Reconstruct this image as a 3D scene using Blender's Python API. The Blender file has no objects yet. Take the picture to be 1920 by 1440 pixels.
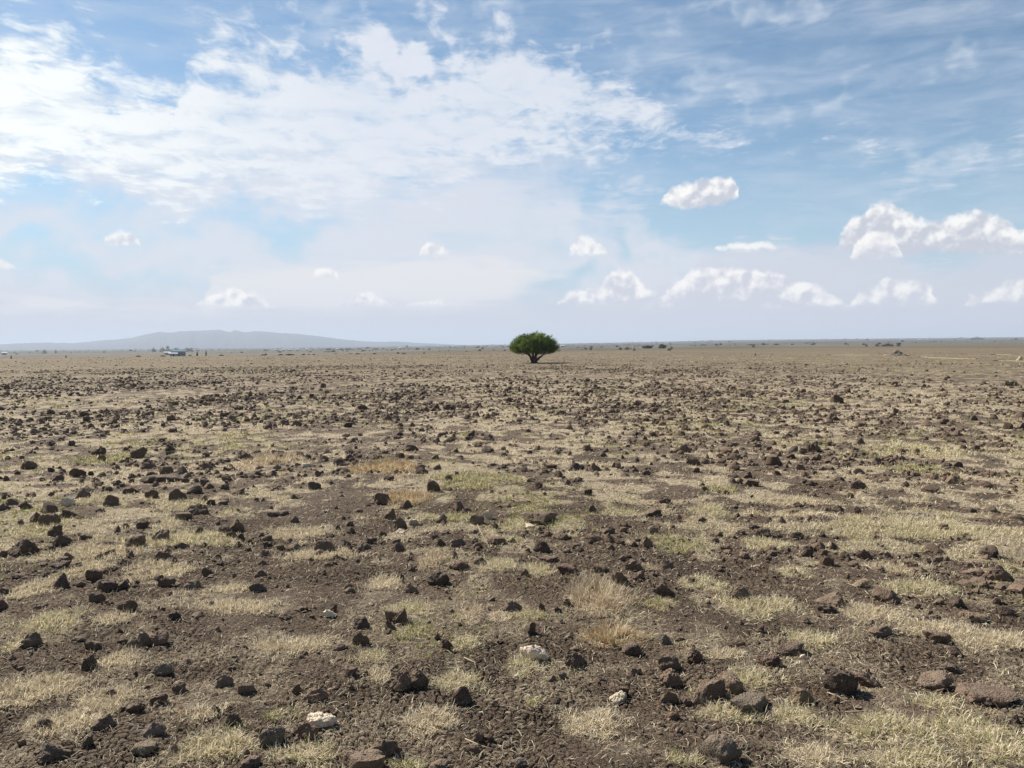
import bpy, bmesh, math, random
import numpy as np
from mathutils import Matrix, Vector
C = bpy.context.scene
col = C.collection
rad = math.radians

# ------------------------------------------------------------------ camera
F = 1507.0          # focal length in photo pixels (photo is 1920 wide)
CAMZ = 1.6
PITCH = math.degrees(math.atan(72.0 / F))
ROLL = -0.45
cam = bpy.data.cameras.new('camera'); cam.sensor_width = 36.0; cam.lens = 36.0 * F / 1920.0
cam.clip_start = 0.05; cam.clip_end = 60000
co = bpy.data.objects.new('camera', cam); col.objects.link(co)
Rm = Matrix.Rotation(rad(90 - PITCH), 4, 'X') @ Matrix.Rotation(rad(ROLL), 4, 'Z')
co.matrix_world = Matrix.Translation((0, 0, CAMZ)) @ Rm
C.camera = co
R3 = np.array(Rm.to_3x3())

def ray(px, py):
    v = R3 @ np.array([(px - 960) / F, -(py - 720) / F, -1.0])
    return v / np.linalg.norm(v)
def at(px, py, z=0.0):
    v = ray(px, py); t = (z - CAMZ) / v[2]
    return v[0] * t, v[1] * t
def azel(px, py):
    v = ray(px, py)
    return math.degrees(math.atan2(v[0], v[1])), math.degrees(math.asin(v[2]))
def horizon(px): return 648.0 - (px - 960) * math.tan(rad(-ROLL))
def fpos(px, r):
    a = rad(azel(px, horizon(px))[0]); return r * math.sin(a), r * math.cos(a)

# ------------------------------------------------------------------ light, exposure
SUN_EL, SUN_AZ = 42.0, -50.0        # degrees; azimuth from +Y towards +X
C.view_settings.view_transform = 'Standard'; C.view_settings.look = 'None'
C.view_settings.exposure = 0.60; C.view_settings.gamma = 1.0
C.render.engine = 'CYCLES'
C.cycles.max_bounces = 5; C.cycles.diffuse_bounces = 3; C.cycles.transmission_bounces = 3; C.cycles.volume_bounces = 1
sun = bpy.data.lights.new('sun', 'SUN'); sun.energy = 5.0; sun.angle = rad(0.5); sun.color = (1.0, 0.92, 0.82)
so = bpy.data.objects.new('sun', sun); col.objects.link(so)
sd = Vector((math.sin(rad(SUN_AZ)) * math.cos(rad(SUN_EL)), math.cos(rad(SUN_AZ)) * math.cos(rad(SUN_EL)), math.sin(rad(SUN_EL))))
so.rotation_euler = sd.to_track_quat('Z', 'Y').to_euler()
so.location = (0, 0, 30)

# ------------------------------------------------------------------ node helper
class N:
    """thin wrapper that lets sockets be combined with + - * /"""
    tree = None
    def __init__(s, sock): s.s = sock
    @staticmethod
    def new(t, **kw):
        n = N.tree.nodes.new(t)
        for k, v in kw.items(): setattr(n, k, v)
        return n
    @staticmethod
    def put(inp, v):
        if isinstance(v, N): N.tree.links.new(v.s, inp)
        else: inp.default_value = v
    @staticmethod
    def m(op, *a, clamp=False):
        n = N.new('ShaderNodeMath', operation=op); n.use_clamp = clamp
        for i, v in enumerate(a): N.put(n.inputs[i], v)
        return N(n.outputs[0])
    def __add__(s, o): return N.m('ADD', s, o)
    __radd__ = __add__
    def __sub__(s, o): return N.m('SUBTRACT', s, o)
    def __rsub__(s, o): return N.m('SUBTRACT', o, s)
    def __mul__(s, o): return N.m('MULTIPLY', s, o)
    __rmul__ = __mul__
    def __truediv__(s, o): return N.m('DIVIDE', s, o)
def nmax(a, b): return N.m('MAXIMUM', a, b)
def nmin(a, b): return N.m('MINIMUM', a, b)
def sstep(a, b, x, lo=0.0, hi=1.0):
    n = N.new('ShaderNodeMapRange', interpolation_type='SMOOTHSTEP')
    N.put(n.inputs[0], x); n.inputs[1].default_value = a; n.inputs[2].default_value = b
    n.inputs[3].default_value = lo; n.inputs[4].default_value = hi
    return N(n.outputs[0])
def comb(x, y, z=0.0):
    n = N.new('ShaderNodeCombineXYZ')
    for i, v in enumerate((x, y, z)): N.put(n.inputs[i], v)
    return N(n.outputs[0])
def sep(v):
    n = N.new('ShaderNodeSeparateXYZ'); N.put(n.inputs[0], v); return [N(o) for o in n.outputs]
def vm(op, a, b):
    n = N.new('ShaderNodeVectorMath', operation=op); N.put(n.inputs[0], a); N.put(n.inputs[1], b)
    return N(n.outputs[1] if op in ('LENGTH', 'DISTANCE', 'DOT_PRODUCT') else n.outputs[0])
def noise(v, scale, detail=4.0, rough=0.5, dist=0.0, out=0):
    n = N.new('ShaderNodeTexNoise'); N.put(n.inputs['Vector'], v)
    n.inputs['Scale'].default_value = scale; n.inputs['Detail'].default_value = detail
    n.inputs['Roughness'].default_value = rough; n.inputs['Distortion'].default_value = dist
    return N(n.outputs[out])
def mix(f, a, b, bt='MIX'):
    n = N.new('ShaderNodeMix', data_type='RGBA', blend_type=bt)
    N.put(n.inputs[0], f)
    for i, v in ((6, a), (7, b)):
        if not isinstance(v, N): v = (*v, 1.0)
        N.put(n.inputs[i], v)
    return N(n.outputs[2])

# ------------------------------------------------------------------ world: sky texture with clouds, laid out by azimuth / elevation
W = bpy.data.worlds.new('World'); C.world = W; W.use_nodes = True
N.tree = W.node_tree; W.node_tree.nodes.clear()
sky = N.new('ShaderNodeTexSky', sky_type='NISHITA'); sky.sun_disc = False
sky.sun_elevation = rad(SUN_EL); sky.sun_rotation = rad(SUN_AZ)
sky.air_density = 1.0; sky.dust_density = 0.6; sky.ozone_density = 1.0; sky.altitude = 1500
tc = N.new('ShaderNodeTexCoord'); D = N(tc.outputs['Generated'])
dx, dy, dz = sep(D)
AZ = N.m('ARCTAN2', dx, dy) * 57.29578
EL = N.m('ARCSINE', dz) * 57.29578
P = comb(AZ, EL)
# a flat layer high above: coordinates on that layer, so that cloud flecks shrink towards the horizon
inv = N.m('DIVIDE', 1.0, nmax(dz + 0.06, 0.02))
PL = comb(dx * inv, dy * inv)
warp = noise(P, 0.22, 3, 0.55, out=1)
wv = vm('SCALE', vm('SUBTRACT', warp, (0.5, 0.5, 0.5)), (0, 0, 0)); wv.s.node.inputs['Scale'].default_value = 9.0
PW = vm('ADD', P, wv)
def ell(vec, px, py, rx, ry, rot=0.0):
    """1 at the centre, 0 on the ellipse, negative outside; sizes in photo pixels, turned into degrees"""
    a, e = azel(px, py); kx = 57.3 / F * math.cos(rad(a)) ** 2; ky = 57.3 / F * math.cos(rad(a))
    mp = N.new('ShaderNodeMapping', vector_type='TEXTURE'); N.put(mp.inputs['Vector'], vec)
    mp.inputs['Location'].default_value = (a, e, 0); mp.inputs['Rotation'].default_value = (0, 0, rad(rot))
    mp.inputs['Scale'].default_value = (rx * kx, ry * ky, 1.0)
    return 1.0 - N.m('POWER', vm('LENGTH', N(mp.outputs[0]), (0, 0, 0)), 1.0)
def union(vec, lst, k=0.25):
    acc = None
    for t in lst:
        v = vec
        if acc is not None:      # chained on the last result: keeps the shader's working set small
            n = N.new('ShaderNodeVectorMath', operation='MULTIPLY_ADD'); N.put(n.inputs[0], acc); n.inputs[1].default_value = (1e-6, 1e-6, 0); N.put(n.inputs[2], vec)
            v = N(n.outputs[0])
        e = ell(v, *t[:5])
        if len(t) > 5: e = e * t[5]
        e = nmax(e, -1.5)
        if acc is None: acc = e
        else:
            n = N.new('ShaderNodeMath', operation='SMOOTH_MAX'); N.put(n.inputs[0], acc); N.put(n.inputs[1], e); n.inputs[2].default_value = k
            acc = N(n.outputs[0])
    return acc
skc = mix(1.0, N(sky.outputs[0]), (0.098, 0.112, 0.110), 'MULTIPLY')
# pale air low over the plain
low = sstep(15.0, 0.0, EL)
skc = mix(low * 0.92, skc, (0.42, 0.57, 0.685))
skc = mix(sstep(6.0, 0.0, EL) * 0.8, skc, (0.63, 0.655, 0.73))
# --- cloud outlines: top and bottom elevation as curves over azimuth
def prof(pts, az):
    q = sorted(azel(x, y) for x, y in pts)
    n = N.new('ShaderNodeFloatCurve'); cm = n.mapping; cm.use_clip = False; cv = cm.curves[0]
    xs = [((a + 34) / 68, e / 30) for a, e in q]
    while len(cv.points) < len(xs): cv.points.new(0.5, 0.5)
    for p, (x, y) in zip(cv.points, xs): p.location = (x, y); p.handle_type = 'VECTOR'
    cm.update(); N.put(n.inputs['Value'], (az + 34.0) * (1 / 68.0))
    return N(n.outputs[0]) * 30.0
def band(vec, top, bot):
    a, e, _ = sep(vec); t = prof(top, a); b = prof(bot, a)
    return nmin(t - e, e - b), (t - e)
strk = noise(comb(AZ * 0.14 + EL * 0.05, EL * 0.75), 1.0, 5, 0.6, 0.5)
bk_t = [(-40,20),(50,40),(120,70),(200,105),(290,140),(335,150),(347,75),(380,45),(460,40),(490,70),(560,70),(640,30),(700,5),(760,-10),(830,-10),(880,20),(950,40),(1000,60),(1080,75),(1150,105),(1190,160),(1215,205),(1300,212),(1350,218),(1400,252),(1430,300),(1960,300)]
bk_b = [(-40,372),(60,350),(150,335),(260,340),(330,350),(450,350),(600,372),(750,360),(850,330),(950,300),(1100,272),(1200,262),(1300,256),(1400,248),(1430,240),(1960,240)]
bd, _ = band(PW, bk_t, bk_b)
fleck = ell(PW, 790, 60, 360, 150) ; fleck = sstep(-0.15, 0.7, fleck)
flk = noise(PL, 5.0, 5, 0.62, 0.4)
flk2 = noise(vm('MULTIPLY', PL, (1.0, 0.62, 1.0)), 13.0, 3, 0.62, 0.9)
fine = flk * 0.60 + flk2 * 0.40
bm = N.m('MAXIMUM', nmin(bd * 0.33, 1.15), -1.5) - fleck * 0.85
dbank = sstep(-0.35, 0.85, bm * 0.92 + (fine - 0.51) * 4.8)
wisp = union(PW, [(580, 5, 170, 40, 0), (920, 15, 100, 26, 0), (1440, 0, 300, 22, 3), (1290, 50, 90, 14, 20), (1500, 205, 210, 34, -4),
                  (1790, 130, 90, 24, -4), (1760, 280, 260, 60, 0), (1300, 110, 160, 60, 0)], 0.3)
dwisp = sstep(-0.1, 1.5, wisp + (flk - 0.5) * 2.2) * 0.6
gap = union(PW, [(90, 385, 200, 45, 0), (500, 412, 150, 34, 0), (140, 522, 330, 32, 0), (1040, 548, 80, 24, 18), (1380, 430, 300, 46, 0),
                 (1350, 300, 260, 50, 6)], 0.25)
veilbase = sstep(18.0, 9.0, EL) * sstep(17.0, 0.0, AZ + sstep(10.0, 4.0, EL) * -18.0 + (flk - 0.5) * 26.0 + (strk - 0.5) * 22.0)
dveil = sstep(0.05, 0.95, veilbase * 0.9 + (strk - 0.5) * 1.5 - sstep(-1.1, 0.8, gap + (strk - 0.5) * 2.2) * 0.66) * 0.85
thin = sstep(0.34, 0.7, strk * 0.6 + flk * 0.4) * sstep(0.7, -0.7, gap, 0.35, 1.0) * 0.46
st = [(-40,560),(120,556),(330,562),(380,575),(400,500),(560,492),(700,484),(860,478),(1000,486),(1040,500),(1068,522),(1080,540),(1300,620),(1960,620)]
sb = [(-40,590),(380,590),(400,600),(800,600),(900,580),(960,562),(1000,545),(1068,524),(1080,520),(1300,600),(1960,600)]
shd, _ = band(vm('ADD', P, vm('MULTIPLY', vm('SUBTRACT', warp, (0.5, 0.5, 0.5)), (3, 1.2, 0))), st, sb)
dsheet = sstep(-0.25, 0.9, shd + (strk - 0.5) * 3.4) * 0.8
# --- heaped clouds near the horizon, three rows
A_t = [(-40,620),(340,600),(380,560),(420,545),(440,538),(470,548),(500,562),(530,590),(600,600),(636,568),(670,548),(690,545),(720,560),(750,585),(770,568),(830,560),(845,575),(900,600),(1030,600),(1050,560),(1090,540),(1115,545),(1128,530),(1140,515),(1160,503),(1185,508),(1200,525),(1215,545),(1240,552),(1260,535),(1290,510),(1320,502),(1400,503),(1450,512),(1500,525),(1550,545),(1580,565),(1592,580),(1602,550),(1625,545),(1650,530),(1665,520),(1690,528),(1720,525),(1745,535),(1755,560),(1780,600),(1800,590),(1812,552),(1850,548),(1870,538),(1905,522),(1960,515)]
A_b = [(-40,572),(600,572),(1100,568),(1250,575),(1500,580),(1620,572),(1960,566)]
B_t = [(-40,480),(20,490),(35,510),(190,480),(200,440),(225,432),(250,438),(262,455),(270,480),(580,540),(595,503),(610,498),(630,508),(640,535),(780,500),(795,458),(820,455),(840,468),(850,500),(1060,500),(1072,455),(1095,443),(1115,450),(1135,462),(1145,490),(1325,490),(1340,464),(1370,460),(1420,454),(1450,458),(1462,480),(1500,500),(1590,500),(1605,450),(1640,432),(1670,436),(1685,455),(1700,500),(1960,520)]
B_b = [(-40,504),(40,504),(190,458),(275,458),(560,520),(660,520),(770,478),(860,478),(1060,478),(1150,478),(1310,470),(1470,468),(1540,478),(1600,486),(1650,490),(1700,480),(1960,480)]
C_t = [(-40,480),(1200,480),(1236,400),(1242,362),(1265,345),(1290,343),(1320,333),(1350,329),(1375,335),(1384,352),(1392,400),(1500,500),(1560,480),(1574,440),(1597,405),(1622,402),(1640,380),(1670,380),(1695,396),(1720,410),(1757,416),(1785,400),(1840,396),(1880,408),(1905,428),(1960,430)]
C_b = [(-40,380),(1225,372),(1260,388),(1300,393),(1350,385),(1390,368),(1560,462),(1620,478),(1700,480),(1760,474),(1850,474),(1960,480)]
pnc = noise(P, 0.9, 5, 0.65, out=1)
PP = vm('ADD', P, vm('MULTIPLY', vm('SUBTRACT', pnc, (0.5, 0.5, 0.5)), (1.0, 0.8, 0)))
pn = noise(P, 1.7, 5, 0.6)
l0 = noise(P, 0.9, 3, 0.5); offn = noise(vm('ADD', P, (-0.3, 0.4, 0)), 0.9, 3, 0.5)
A, Ab = band(PP, A_t, A_b); B, Bb = band(PP, B_t, B_b); Cc, Cb = band(PP, C_t, C_b)
lit = (l0 - offn) * 2.6
def heap(d, db, soft): 
    return sstep(-0.16, soft, d + (pn - 0.5) * 0.7) , sstep(-0.5, 1.0, 0.62 - db * 0.55 + lit * 1.5)
hA, sA = heap(A, Ab, 0.26); hB, sB = heap(B, Bb, 0.2); hC, sC = heap(Cc, Cb, 0.32)
base = sstep(4.6, 1.8, EL + (noise(comb(AZ * 0.25, EL * 0.5), 1.0, 4, 0.6) - 0.5) * 4.0) * 0.75
out = mix(thin, skc, (0.56, 0.64, 0.76))
out = mix(dveil, out, (0.715, 0.735, 0.805))
out = mix(dwisp, out, (0.68, 0.745, 0.82))
out = mix(base, out, (0.60, 0.615, 0.70))
out = mix(dsheet, out, (0.80, 0.79, 0.80))
rt = [(-40,620),(300,610),(420,575),(560,560),(800,560),(980,600),(1030,590),(1060,568),(1200,562),(1260,540),(1300,490),(1340,472),(1460,468),(1560,455),(1600,470),(1700,470),(1800,480),(1960,440)]
rb, _ = band(vm('ADD', P, vm('MULTIPLY', vm('SUBTRACT', warp, (0.5, 0.5, 0.5)), (5, 1.6, 0))), rt, [(-40, 800), (1960, 800)])
out = mix(sstep(-0.3, 1.2, rb + (strk - 0.5) * 4.0) * 0.8, out, (0.61, 0.635, 0.725))
glow = sstep(-8.0, -36.0, AZ)
bc = mix(glow, (0.78, 0.81, 0.87), (1.0, 1.03, 1.0))
bc = mix(sstep(0.56, 0.36, flk) * 0.55, bc, (0.62, 0.71, 0.82))
out = mix(dbank * sstep(-34.0, 2.0, AZ, 0.95, 0.84), out, bc)
for h, sh, lo_, k in ((hC, sC, (0.57, 0.585, 0.66), 0.93), (hB, sB, (0.63, 0.645, 0.72), 0.8), (hA, sA, (0.62, 0.63, 0.71), 0.95)):
    out = mix(h * k, out, mix(sh, lo_, (1.02, 0.99, 0.95)))
# unseen sky overhead and behind: kept clear and deep blue to cut fill light
clear = nmax(sstep(27.0, 42.0, EL), sstep(55.0, 95.0, N.m('ABSOLUTE', AZ + 10.0)))
deep = mix(1.0, N(sky.outputs[0]), (0.088, 0.088, 0.086), 'MULTIPLY')
out = mix(clear, out, deep)
bg = N.new('ShaderNodeBackground'); N.put(bg.inputs[0], out); bg.inputs[1].default_value = 0.70
wo = N.new('ShaderNodeOutputWorld'); N.tree.links.new(bg.outputs[0], wo.inputs[0])
W.cycles.sampling_method = 'MANUAL'; W.cycles.sample_map_resolution = 512
#@@GROUND
# ------------------------------------------------------------------ numpy noise, terrain
rng = np.random.default_rng(7)
def _h(ix, iy, seed):
    n = (ix.astype(np.int64) * 374761393 + iy.astype(np.int64) * 668265263 + seed * 974634777) & 0xffffffff
    n = ((n ^ (n >> 13)) * 1274126177) & 0xffffffff
    return ((n ^ (n >> 16)) & 0xffffff) / float(0xffffff)
def vnoise(x, y, seed=0):
    x = np.asarray(x, float); y = np.asarray(y, float)
    ix = np.floor(x); iy = np.floor(y); fx = x - ix; fy = y - iy
    ux = fx * fx * (3 - 2 * fx); uy = fy * fy * (3 - 2 * fy)
    a = _h(ix, iy, seed); b = _h(ix + 1, iy, seed); c = _h(ix, iy + 1, seed); d = _h(ix + 1, iy + 1, seed)
    return (a * (1 - ux) + b * ux) * (1 - uy) + (c * (1 - ux) + d * ux) * uy
def fbm(x, y, seed=0, o=4):
    s = 0.0; a = 0.5; t = 0.0
    for i in range(o):
        s = s + a * vnoise(x, y, seed + i * 17); t += a; a *= 0.5
        x, y = (x * 1.7 + y * 1.1) + 3.7, (y * 1.7 - x * 1.1) + 9.1
    return s / t
def ss(a, b, x):
    t = np.clip((x - a) / (b - a), 0, 1); return t * t * (3 - 2 * t)
AZT = np.array([-34., -15., 0., 9., 15., 34.])
RT = np.array([0., 140., 175., 600., 1500., 3000., 6000., 14000.])
ZT = np.array([[0, 0, 0, -4.2, -5.0, -4.0, -2, -6],
               [0, 0, 0, -4.0, -4.6, -3.0, 1, -6],
               [0, 0, 0, -1.4, -2.0, 1.0, 10, 6],
               [0, 0, 0, -0.8, -1.0, 5.0, 20, 16],
               [0, 0, 0, -0.3, 0.0, 9.0, 29, 24],
               [0, 0, 0, -0.2, 0.2, 10.0, 30, 24.]])
def far_z(x, y):
    x = np.asarray(x, float); y = np.asarray(y, float)
    r = np.hypot(x, y); a = np.degrees(np.arctan2(x, y)); a = np.where(y < 0, np.sign(x) * 34, a); a = np.clip(a, -34, 34)
    ra = np.interp(a, AZT, np.arange(len(AZT))); i = np.minimum(ra.astype(int), len(AZT) - 2); f = ra - i
    rl = np.log(r + 30); RL = np.log(RT + 30)
    cols = np.array([np.interp(rl, RL, z) for z in ZT])
    i2 = i.reshape(-1); idx = np.arange(i2.size); cf = cols.reshape(len(AZT), -1)
    z = cf[i2, idx] * (1 - f.reshape(-1)) + cf[i2 + 1, idx] * f.reshape(-1)
    return z.reshape(r.shape)
def gz(x, y):
    """height of the soil without its fine cracks"""
    x = np.asarray(x, float); y = np.asarray(y, float); r = np.hypot(x, y)
    z = far_z(x, y)
    z = z + (fbm(x / 3.1, y / 3.1, 3, 3) - 0.5) * 0.10 * ss(1.5, 9, r) * (1 - ss(120, 300, r))
    z = z + (fbm(x / 0.55, y / 0.55, 11, 3) - 0.5) * 0.045 * (1 - ss(30, 60, r))
    return z

def link(name, me, parent=None, mat=None):
    o = bpy.data.objects.new(name, me); col.objects.link(o)
    if mat is not None and len(me.materials) == 0: me.materials.append(mat)
    if parent is not None: o.parent = parent
    return o
def tag(o, label=None, cat=None, group=None, kind=None):
    for k, v in (('label', label), ('category', cat), ('group', group), ('kind', kind)):
        if v: o[k] = v
    return o
def npmesh(name, V, T, colr=None, smooth=False, attrs=None):
    V = np.asarray(V, np.float32); T = np.asarray(T, np.int32)
    me = bpy.data.meshes.new(name); k = T.shape[1]
    me.vertices.add(len(V)); me.vertices.foreach_set('co', V.ravel())
    me.loops.add(T.size); me.loops.foreach_set('vertex_index', T.ravel())
    me.polygons.add(len(T)); me.polygons.foreach_set('loop_start', np.arange(0, T.size, k, dtype=np.int32))
    me.polygons.foreach_set('use_smooth', np.full(len(T), smooth, bool))
    if colr is not None:
        at_ = me.attributes.new('tone', 'FLOAT_COLOR', 'POINT')
        c4 = np.ones((len(V), 4), np.float32); c4[:, :3] = colr; at_.data.foreach_set('color', c4.ravel())
    for kk, vv in (attrs or {}).items():
        a_ = me.attributes.new(kk, 'FLOAT', 'POINT'); a_.data.foreach_set('value', np.asarray(vv, np.float32).ravel())
    me.update(calc_edges=True)
    return me
def material(name):
    m = bpy.data.materials.new(name); m.use_nodes = True; m.node_tree.nodes.clear(); N.tree = m.node_tree
    return m
def attr(name, out='Color'):
    n = N.new('ShaderNodeAttribute'); n.attribute_name = name; return N(n.outputs[out])
def out_surface(sh, disp=None):
    o = N.new('ShaderNodeOutputMaterial'); N.tree.links.new(sh, o.inputs[0])
    if disp is not None: N.tree.links.new(disp, o.inputs[2])
def bsdf(color, rough=0.9, normal=None, spec=0.2):
    b = N.new('ShaderNodeBsdfPrincipled'); N.put(b.inputs['Base Color'], color if isinstance(color, N) else (*color, 1.0))
    b.inputs['Roughness'].default_value = rough; b.inputs['Specular IOR Level'].default_value = spec
    if normal is not None: N.put(b.inputs['Normal'], normal)
    return b.outputs[0]
def bump(h, dist, strength=1.0, normal=None):
    b = N.new('ShaderNodeBump'); N.put(b.inputs['Height'], h); b.inputs['Distance'].default_value = dist; b.inputs['Strength'].default_value = strength
    if normal is not None: N.put(b.inputs['Normal'], normal)
    return N(b.outputs[0])
def plain(name, c, var=0.25, scale=3.0, rough=0.9):
    m = material(name); p = N(N.new('ShaderNodeTexCoord').outputs['Object'])
    n = noise(p, scale, 4, 0.6)
    out_surface(bsdf(mix(n, tuple(v * (1 - var) for v in c), tuple(v * (1 + var) for v in c)), rough)); return m

# ------------------------------------------------------------------ traced grass patches (photo pixels: centre x, y, width, height, kind, own object?)
PATCH = [(65,1107,64,34,'p',0),(92,1172,100,34,'y',1),(163,1072,74,24,'p',0),(290,1073,110,36,'p',0),(432,1107,70,20,'p',1),(445,1142,145,26,'p',1),
 (212,1167,64,20,'p',0),(223,1240,62,36,'p',1),(547,1210,148,38,'p',1),(200,1312,94,42,'p',1),(70,1295,140,50,'p',0),(125,1360,130,45,'p',0),(383,1342,60,36,'p',1),
 (405,1402,135,65,'y',1),(570,1415,115,50,'y',1),(525,1343,55,22,'g',1),(25,1215,30,28,'y',0),(770,1142,90,30,'y',1),(782,1185,70,34,'g',1),(720,1092,66,30,'p',1),
 (810,1050,60,40,'u',1),(940,1060,66,26,'y',0),(1008,1070,70,26,'y',1),(880,1150,52,50,'u',1),(937,1157,45,20,'p',0),(995,1153,56,22,'g',1),(1120,1120,130,80,'u',1),
 (1147,1195,120,50,'o',1),(1237,1135,60,24,'g',1),(700,1233,66,28,'y',1),(870,1205,60,30,'y',1),(988,1248,76,44,'y',1),(858,1280,96,40,'y',1),(805,1348,96,56,'p',1),
 (1112,1353,124,62,'p',1),(708,1270,50,27,'p',0),(760,1432,80,26,'g',1),(1267,1425,30,28,'g',0),(1000,1317,30,16,'g',0),
 (1317,1095,74,30,'y',1),(1490,1076,60,20,'y',0),(1415,1141,130,40,'y',1),(1630,1150,100,34,'p',1),(1690,1070,96,20,'p',0),(1720,1102,120,24,'y',1),(1515,1198,94,30,'y',1),
 (1740,1180,120,28,'p',0),(1360,1230,80,20,'p',0),(1410,1272,94,36,'y',1),(1367,1335,114,38,'y',1),(1487,1337,86,40,'y',1),(1665,1370,215,50,'y',1),(1523,1417,113,46,'p',1),
 (1700,1425,170,46,'y',0),(1850,1395,140,80,'y',1),(1850,1200,130,36,'p',0),(1760,1320,70,26,'y',0),(1300,1428,40,26,'y',0),
 (880,905,140,30,'g',1),(760,940,100,28,'o',1),(205,860,90,16,'g',0),(510,865,110,30,'u',0),(720,880,130,30,'o',1),(1265,1020,80,32,'g',1),(1435,1020,80,24,'y',1),(845,972,50,16,'g',1),
 (965,985,60,22,'y',0),(1700,990,300,36,'y',0),(60,1000,110,20,'y',0),(200,1040,160,26,'p',0),(330,1015,190,30,'y',0),(600,1040,150,20,'p',0),(560,1000,120,18,'p',0),(930,1010,60,14,'y',0),
 (1480,940,110,16,'p',0),(1350,920,60,16,'g',0),(1720,880,90,16,'g',0),(1700,845,170,22,'y',0),(340,950,90,16,'y',0),(170,945,50,12,'y',0),(1500,965,110,16,'p',0),(1330,960,70,22,'y',0)]
PW_ = []
for (px, py, w, h, kind, own) in PATCH:
    x, y = at(px, py); r = math.hypot(x, y)
    rx = w * 0.5 * r / F * 1.05; ry = max(rx * 0.45, h * 0.5 * r * r / (CAMZ * F) * 0.95)
    PW_.append((x, y, rx, min(ry, rx * 2.2), kind, own))
def patch_cover(x, y):
    wx = (fbm(x / 0.12, y / 0.12, 51, 3) - 0.5) * 0.9
    c = np.zeros(np.shape(x))
    for (cx, cy, rx, ry, kind, own) in PW_:
        d = np.sqrt(((x - cx) / rx) ** 2 + ((y - cy) / ry) ** 2)
        c = np.maximum(c, 1 - ss(0.55, 1.15, d + wx))
    return c
def noise_cover(x, y):
    r = np.hypot(x, y); a = np.degrees(np.arctan2(x, y))
    n = fbm(x / 0.24, y / 0.26, 21, 3) * 0.66 + fbm(x / 1.6, y / 1.9, 31, 3) * 0.22 + fbm(x / 9, y / 13, 35, 3) * 0.12
    th = 0.50 - 0.025 * ss(5.5, 25, r) - 0.05 * ss(40, 110, r) - 0.02 * ss(5, 25, a)
    return ss(th - 0.03, th + 0.09, n) * (0.42 + 0.58 * ss(4.5, 8, r))
def cover(x, y):
    return np.maximum(patch_cover(x, y), noise_cover(x, y))

# ------------------------------------------------------------------ ground sheet
rr = [0.5, 1.0, 1.5, 1.9, 2.2]
while rr[-1] < 14500:
    r = rr[-1]; k = r * r / (CAMZ * 804) * 0.55
    rr.append(r + max(0.0052, min(k, r * 0.03)) if r < 200 else r * 1.03)
rr = np.array(rr)
aa = np.concatenate([np.arange(-180, -44, 4.0), np.arange(-43, 43.01, 0.07), np.arange(47, 180, 4.0)])
A2, R2 = np.meshgrid(np.radians(aa), rr); GX = R2 * np.sin(A2); GY = R2 * np.cos(A2)
GZ = gz(GX, GY)
cv = cover(GX, GY)
na, nr = len(aa), len(rr)
def voro(x, y):
    """distance to the nearest crack of the dried soil, in cell units"""
    wx = x + (vnoise(x * 9, y * 9, 71) - 0.5) * 0.05; wy = y + (vnoise(x * 9, y * 9, 72) - 0.5) * 0.05
    sc = 27.0 ; u = wx * sc; v = wy * sc; iu = np.floor(u); iv = np.floor(v)
    f1 = np.full(u.shape, 9.0); f2 = np.full(u.shape, 9.0)
    for i in (-1, 0, 1):
        for j in (-1, 0, 1):
            cx = iu + i + 0.1 + 0.8 * _h(iu + i, iv + j, 81); cy = iv + j + 0.1 + 0.8 * _h(iu + i, iv + j, 82)
            d = np.hypot(u - cx, v - cy); f2 = np.minimum(f2, np.maximum(d, f1)); f1 = np.minimum(f1, d)
    return f2 - f1
nearrows = np.searchsorted(rr, 11.0)
sub = slice(0, nearrows)
e = voro(GX[sub], GY[sub])
wide = 0.10 + 0.15 * fbm(GX[sub] / 0.3, GY[sub] / 0.3, 91, 2)
depth = 0.023 * ss(0.25, 0.55, fbm(GX[sub] / 0.8, GY[sub] / 0.8, 95, 3))
crk = (1 - ss(0.0, 1.0, e / wide)) * depth * (1 - 0.75 * cv[sub]) * (1 - ss(7, 11, R2[sub]))
clod = (fbm(GX[sub] / 0.022, GY[sub] / 0.022, 101, 3) - 0.5) * 0.0065 + (fbm(GX[sub] / 0.09, GY[sub] / 0.09, 102, 2) - 0.5) * 0.014
GZ[sub] += clod * (1 - ss(7, 11, R2[sub])) - crk
V = np.stack([GX, GY, GZ], -1).reshape(-1, 3)
i0 = np.arange(nr - 1)[:, None] * na + np.arange(na)[None, :]; i1 = np.arange(nr - 1)[:, None] * na + (np.arange(na)[None, :] + 1) % na
Q = np.stack([i0, i1, i1 + na, i0 + na], -1).reshape(-1, 4)
V = np.vstack([V, [[0, 0, 0]]]); ctr = len(V) - 1
me = npmesh('ground', V, Q[:, ::-1], smooth=True, attrs={'cover': np.append(cv.reshape(-1), 0)})
mg = material('soil_and_straw')
pos = N(N.new('ShaderNodeNewGeometry').outputs['Position'])
cvn = attr('cover', 'Fac')
dist = vm('LENGTH', vm('MULTIPLY', pos, (1, 1, 0)), (0, 0, 0))
n1 = noise(pos, 1.3, 5, 0.6); n2 = noise(pos, 26.0, 4, 0.65); n3 = noise(pos, 130.0, 3, 0.7); nbig = noise(pos, 0.05, 5, 0.55)
soil = mix(sstep(0.3, 0.7, n1), (0.072, 0.053, 0.038), (0.132, 0.100, 0.072))
soil = mix(sstep(0.45, 0.75, n2) * 0.5, soil, (0.175, 0.130, 0.086))
soil = mix(sstep(0.60, 0.72, n3) * 0.5, soil, (0.27, 0.22, 0.155))
strw = mix(sstep(0.3, 0.7, n2), (0.19, 0.150, 0.100), (0.48, 0.41, 0.29))
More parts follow.
